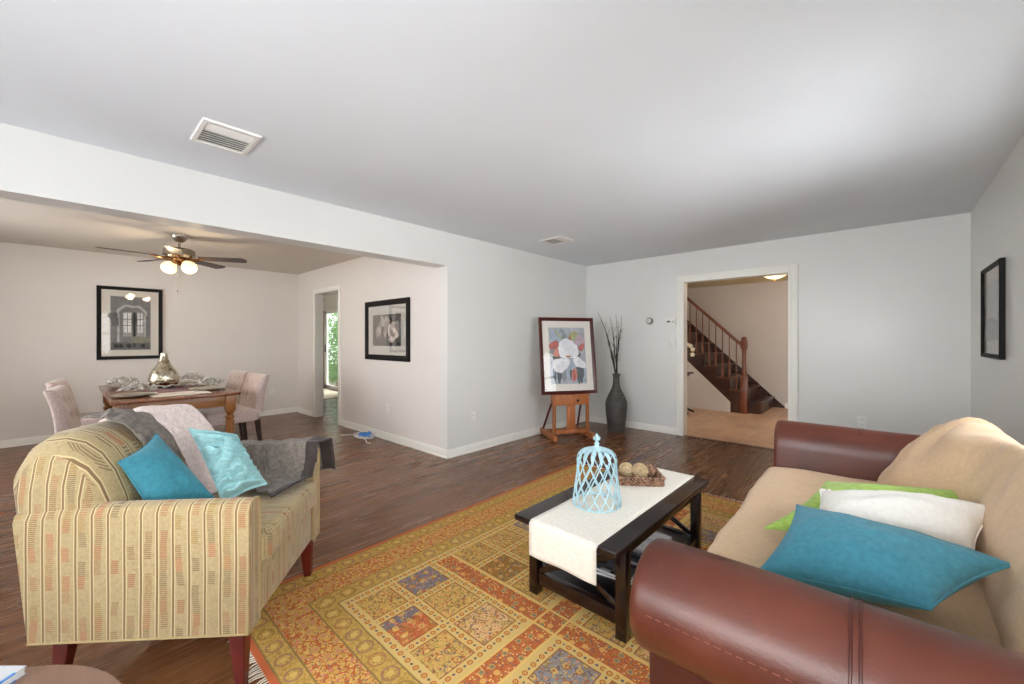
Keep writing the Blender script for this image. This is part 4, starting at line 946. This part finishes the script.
# parsons chairs
DARKL = wood('dark_chair_leg', (36, 22, 18), (58, 36, 28), 'z', .3, 4)
def parsons(loc, rot, label):
    t = thing('dining_chair', label, 'dining chair', loc, rot, 'mauve dining chairs'); w_ = .25      # faces local -y
    bm = NB(); box(bm, (0, 0, .40), (2 * w_, .52, .14), .03, 4)
    for v in bm.verts:
        if v.co.z > .45: v.co.z += .012 * math.cos(v.co.x / w_ * 1.4)
    obj('seat', bm, MAUVE, t, 50); bm = NB()
    def fb(s):
        def f(u, v):
            x = (u - .5) * 2 * w_; z = .42 + v * .44; y = .19 + v * v * .09 + (.03 if s < 0 else .13 - .02 * v); d = 0
            for bx in (-.5, 0, .5):
                for bz in (.62, .76): d += math.exp(-(((x - bx * w_ * 1.1) / .03) ** 2 + ((z - bz) / .03) ** 2))
            if s < 0: y += .03 * d - .02 * math.sin(PI * u) * math.sin(PI * v)
            e = min(u, 1 - u, (1 - v) * 1.2); y += (.02 if s < 0 else -.02) * max(0, 1 - e / .06) ** 2
            return Vector((x, y, z))
        return f
    A = grid(bm, fb(-1), 28, 26); B = grid(bm, fb(1), 28, 26)
    for i in range(27): bm.faces.new((A[i][25], A[i + 1][25], B[i + 1][25], B[i][25])); bm.faces.new((A[i][0], A[i + 1][0], B[i + 1][0], B[i][0]))
    for j in range(25): bm.faces.new((A[0][j], A[0][j + 1], B[0][j + 1], B[0][j])); bm.faces.new((A[27][j], A[27][j + 1], B[27][j + 1], B[27][j]))
    bk_ = obj('backrest', bm, MAUVE, t, 50); bm = NB()
    for bx in (-.5, 0, .5):
        for bz in (.62, .76):
            vz = (bz - .42) / .44; sphere(bm, (bx * w_ * 1.1, .19 + vz * vz * .09 + .03 + .012, bz), .011, 10)
    obj('tuft_button', bm, MAUVE, bk_)
    for sx in (-1, 1):
        for yy, k in ((-.22, 0), (.25, .04)):
            bm = NB(); V = []
            for z, s, o_ in ((0, .016, k), (.345, .024, 0)): V.append([bm.verts.new((sx * (w_ - .035) + a * s, yy + o_ + b * s, z)) for a, b in ((-1, -1), (1, -1), (1, 1), (-1, 1))])
            for i in range(4): bm.faces.new((V[0][i], V[0][(i + 1) % 4], V[1][(i + 1) % 4], V[1][i]))
            bm.faces.new(V[0]); bm.faces.new(V[1]); obj('leg', bm, DARKL, t, 0)
    return t
pc0 = parsons((-5.65, 1.24, 0), .1, 'mauve tufted dining chair on the right of the table, nearer the kitchen doorway picture wall')
pc0['label'] = 'nearer of the two mauve tufted dining chairs right of the dining table'
dup(pc0, (-6.32, 1.22, 0), .1, 'further of the two mauve tufted dining chairs right of the dining table')
dup(pc0, (-5.33, .27, 0), PI - .14, 'nearer of the two mauve dining chairs left of the dining table')
dup(pc0, (-6.25, .26, 0), PI - .14, 'further of the two mauve dining chairs left of the dining table')

# ------------------------------------------------------------------ ceiling fan
FC = Vector((-5.8, .84, H)); fan = thing('ceiling_fan', 'brushed nickel ceiling fan with dark blades and lit glass shades above the dining table', 'ceiling fan', FC)
bm = NB(); lathe(bm, [(.078, 0), (.076, -.02), (.05, -.06), (.03, -.075)], seg=28); obj('canopy', bm, NICKEL, fan)
bm = NB(); lathe(bm, [(.013, -.06), (.013, -.15)], seg=12); obj('downrod', bm, NICKEL, fan)
bm = NB(); lathe(bm, [(.04, -.135), (.12, -.15), (.142, -.165), (.145, -.225), (.12, -.245), (.08, -.252)], seg=36); obj('motor_housing', bm, NICKEL, fan)
for k in range(5):
    a = math.radians(59 + 72 * k); R = Matrix.Rotation(a, 3, 'Z') @ Matrix.Rotation(math.radians(-11), 3, 'X'); bm = NB()
    poly = []
    for i in range(25):
        t = i / 24; x = .19 + .47 * t; poly.append((x, .052 + .018 * t if t < .88 else (.068) * math.sqrt(max(0, 1 - ((t - .88) / .12) ** 2)) + .001))
    poly = poly + [(x, -y) for x, y in reversed(poly)]
    prism(bm, poly, -.003, .003, lambda p, q, y: R @ Vector((p, q, y)) + Vector((0, 0, -.245))); bl = obj('blade', bm, BLADE, fan)
    bm = NB(); R2 = Matrix.Rotation(a, 3, 'Z'); tube(bm, [R2 @ Vector((.07, 0, -.25)), R2 @ Vector((.13, 0, -.262)), R2 @ Vector((.21, 0, -.252))], [.012, .012, .009], 8); tube(bm, [R2 @ Vector((.2, -.04, -.252)), R2 @ Vector((.25, 0, -.251)), R2 @ Vector((.2, .04, -.25))], .006, 6); obj('blade_iron', bm, BRASSW, bl)
bm = NB(); lathe(bm, [(.06, -.25), (.07, -.262), (.068, -.285), (.04, -.305), (.02, -.32), (.008, -.33)], seg=24); obj('light_kit', bm, BRASSW, fan)
SHADE = M('lit_frosted_glass', .3); SHADE.b.inputs['Base Color'].default_value = lin((255, 240, 215)); SHADE.b.inputs['Emission Color'].default_value = lin((255, 226, 178)); SHADE.b.inputs['Emission Strength'].default_value = .85; SHADE = SHADE.mat
rt = Vector((.7372, .6757, 0))
for s in (-1, 1):
    d = (rt * s * .8 + Vector((0, 0, -1)) + Vector((.3, -.1, 0)) * .3).normalized(); base = Vector((0, 0, -.295)) + rt * s * .065
    R = Vector((0, 0, 1)).rotation_difference(d).to_matrix(); bm = NB()
    lathe(bm, [(.026, .0), (.045, .02), (.068, .055), (.074, .085), (.064, .115), (.046, .13), (.042, .128), (.058, .112), (.068, .085), (.04, .03)], base, 24, 0, R); sh = obj('lamp_shade', bm, SHADE, fan, 50)
    bm = NB(); lathe(bm, [(.02, -.02), (.03, -.005), (.028, .012)], base, 16, 0, R); obj('shade_holder', bm, BRASSW, fan)
    point('fan_bulb', FC + base + d * .17, 7, (1, .78, .5), .05)
bm = NB(); tube(bm, [(.02, -.02, -.32), (.02, -.02, -.60)], .0022, 6); lathe(bm, [(.004, -.05), (.008, -.035), (.006, -.01), (.002, 0)], (.02, -.02, -.60), 10); obj('pull_chain', bm, NICKEL, fan)

# ------------------------------------------------------------------ hall: staircase, lamp, console, orchid
st = thing('staircase', 'dark wooden staircase with turned newel post and slim balusters in the hall', 'staircase', (-1.80, 7.92, 0)); Y0, Y1 = .0, 1.14; RI, RU = .205, .215
# local origin at the newel; x towards -x climbs
N = 9
for k in range(1, N + 1):
    xr = .0 - RU * (k - 2)                     # right edge of step k
    bm = NB()
    if k == 1:
        poly = [(-.02, 0.06), (.20, .06), (.25, .10), (.27, .16), (.27, 1.14), (-.02, 1.14)]
        prism(bm, poly, RI - .03, RI, lambda a, b, y: (a, b, y)); tr = obj('tread', bm, STAIRW, st); bm = NB(); prism(bm, [(a * .9 if a > 0 else a, b + (.02 if b < .5 else 0)) for a, b in poly], 0, RI - .03, lambda a, b, y: (a, b, y)); obj('riser', bm, STAIRW, st)
    else:
        b2(bm, (xr - RU - .0, Y0 - .03, RI * k - .03), (xr + .03, Y1, RI * k), .006); obj('tread', bm, wood('tread_wood', (70, 40, 24), (104, 62, 38), 'y', .3, 4) if k == 2 else bpy.data.materials['tread_wood'], st)
        bm = NB(); b2(bm, (xr - .02, Y0 + .02, RI * (k - 1)), (xr, Y1, RI * k - .03)); obj('riser', bm, STAIRW, st)
# closed stringer on the near side
sl_ = RI / RU
def zline(x, off): return off - x * sl_
xe = -RU * (N - 1)
bm = NB(); poly = [(.0, 0)]
for k in range(2, N + 1):
    x = -RU * (k - 2); poly += [(x, RI * k - .03), (x - RU, RI * k - .03)]
poly += [(xe, zline(xe, -.02)), (-.205, zline(-.205, -.02)), (-.205, 0)]
prism(bm, poly, .0, .03); obj('stringer', bm, STAIRW, st)
bm = NB(); prism(bm, [(-.205, 0), (-.205, zline(-.205, -.02)), (xe, zline(xe, -.02)), (xe, 0)], .005, .06); o = struct('wall_under_stair', bm, WALLH, 0); o.location = (-1.80, 7.92, 0)
bm = NB(); prism(bm, [(.43, 0), (.43, .02), (xe, zline(xe, .43)), (xe, 0)], Y1 - .005, Y1 + .012); obj('wall_skirt', bm, STAIRW, st)
bm = NB(); box(bm, (0, .03, .32), (.105, .105, .66), .006); lathe(bm, [(.05, .65), (.056, .665), (.036, .69), (.044, .72), (.034, .80), (.03, 1.0), (.036, 1.10), (.048, 1.13), (.05, 1.14)], (0, .03, 0), 20); box(bm, (0, .03, 1.195), (.10, .10, .11), .008); lathe(bm, [(.06, 1.25), (.06, 1.265), (.03, 1.275), (.042, 1.295), (.042, 1.315), (.02, 1.332), (.002, 1.335)], (0, .03, 0), 18); obj('newel_post', bm, RAILW, st)
bm = NB(); a = Vector((-.05, .03, 1.20)); b = Vector((xe, .03, 1.20 - (xe + .05) * .955)); d = b - a; R = Matrix.Rotation(math.atan2(-d.z, -d.x) * -1, 3, 'Y'); box(bm, (a + b) / 2, (d.length, .06, .05), .015, 3, Matrix.Rotation(math.atan2(d.z, -d.x), 3, 'Y')); obj('handrail', bm, RAILW, st)
for k in range(13):
    x = -.12 - .1125 * k
    n_ = int((-x) / RU) + 2; zb = RI * n_; zt_ = 1.175 - (x + .05) * .955
    if x < xe + .02: break
    bm = NB(); hgt = zt_ - zb; lathe(bm, [(.017, 0), (.019, .02), (.019, .12), (.012, .135), (.021, .16), (.022, .20), (.012, .26), (.010, hgt * .6), (.009, hgt)], (x, .03, zb), 12); obj('baluster', bm, RAILW, st)
hl = thing('ceiling_light', 'lit bowl ceiling light in the hall above the stairs', 'ceiling light', (-1.30, 7.68, H - .05)); bm = NB(); lathe(bm, [(.07, 0), (.07, -.02), (.03, -.03)], seg=24); obj('canopy', bm, BRASSW, hl)
bm = NB(); lathe(bm, [(.185, -.045), (.178, -.06), (.14, -.095), (.08, -.12), (.02, -.13), (.015, -.127), (.075, -.112), (.13, -.09), (.17, -.06), (.178, -.044)], seg=36); obj('glass_bowl', bm, SHADE, hl, 50)
bm = NB(); lathe(bm, [(.006, -.03), (.006, -.135), (.018, -.14), (.012, -.155), (.003, -.165)], seg=12); obj('finial', bm, BRASSW, hl); bm = NB(); lathe(bm, [(.187, -.046), (.19, -.05), (.187, -.056), (.18, -.05)], seg=36); obj('rim', bm, BRASSW, hl)
point('hall_bulb', (-1.30, 7.68, H - .24), 5, (1, .84, .64), .08)
cs = thing('console_table', 'dark curved-leg console table just inside the hall', 'console table', (-2.85, 7.3, 0)); bm = NB(); box(bm, (0, 0, .70), (.75, .30, .03), .01, 3); box(bm, (0, 0, .66), (.62, .24, .05), .01); obj('tabletop', bm, BLACK, cs)
for sx in (-1, 1):
    for sy in (-1, 1):
        bm = NB(); tube(bm, [(sx * .08, sy * .04, .64), (sx * .10, sy * .05, .42), (sx * .16, sy * .08, .2), (sx * .27, sy * .12, .06), (sx * .38, sy * .15, .012)], [.034, .03, .028, .024, .018], 8); obj('leg', bm, BLACK, cs)
orc = thing('potted_orchid', 'white orchid in a small white pot on the dark hall console table', 'plant', (-2.62, 7.28, .716)); bm = NB(); lathe(bm, [(.045, 0), (.055, .01), (.07, .09), (.072, .10), (.06, .098), (.05, .05)], seg=24); obj('pot', bm, CERAM, orc)
bm = NB(); tube(bm, [(0, 0, .08), (.02, 0, .25), (.06, -.02, .40), (.14, -.03, .47), (.20, -.03, .43)], .004, 6); obj('stem', bm, plain('stem_green', (84, 104, 60), .6), orc)
for k in range(4):
    bm = NB(); a = k * 1.6; c = Vector((0, 0, .09)); d = Vector((math.cos(a), math.sin(a), .6)).normalized(); s = d.cross(Vector((0, 0, 1))).normalized()
    grid(bm, lambda u, v: c + d * u * .17 + Vector((0, 0, -.09 * u * u)) + s * (v - .5) * .06 * math.sin(PI * (.1 + .88 * u)), 8, 4); obj('leaf', bm, plain('orchid_leaf', (60, 92, 50), .4) if k == 0 else bpy.data.materials['orchid_leaf'], orc)
PET = plain('orchid_petal', (242, 234, 208), .5, var=.03)
for (x, y, z) in ((.06, -.04, .42), (.12, -.05, .48), (.17, -.05, .46), (.205, -.05, .40), (.20, -.05, .31)):
    bm = NB()
    for k in range(5):
        a = k * 2 * PI / 5 + .3; cc = Vector((x, y, z)); d = Vector((math.cos(a), -.15, math.sin(a))); s = Vector((-math.sin(a), 0, math.cos(a)))
        grid(bm, lambda u, v: cc + d * u * .042 + s * (v - .5) * .036 * math.sin(PI * (.15 + .8 * u)) + Vector((0, -.01 * u, 0)), 5, 4)
    sphere(bm, (x, y - .006, z), .008, 10); obj('blossom', bm, PET, orc, 60)

# ------------------------------------------------------------------ round side table at the lower left
rt_ = thing('side_table', 'round brown side table at the lower left corner, near the striped armchair', 'side table', (-1.135, -.265, 0)); bm = NB(); lathe(bm, [(.335, .525), (.349, .53), (.352, .54), (.349, .547), (.335, .55)], seg=64); obj('tabletop', bm, wood('side_table_wood', (116, 88, 74), (140, 108, 92), 'x', .35, 3), rt_)
bm = NB(); lathe(bm, [(.05, .02), (.05, .05), (.03, .1), (.035, .3), (.03, .45), (.07, .525)], seg=24); obj('pedestal', bm, STAIRW, rt_); bm = NB(); lathe(bm, [(.20, 0), (.21, .01), (.20, .025), (.05, .03)], seg=40); obj('base', bm, STAIRW, rt_)
magazine(-1.37, -.235, .5505, .75, cover_mat('blue_grey_cover', (190, 192, 196), (70, 130, 190), (226, 228, 230)), 'blue and grey magazine on the round side table', 4)
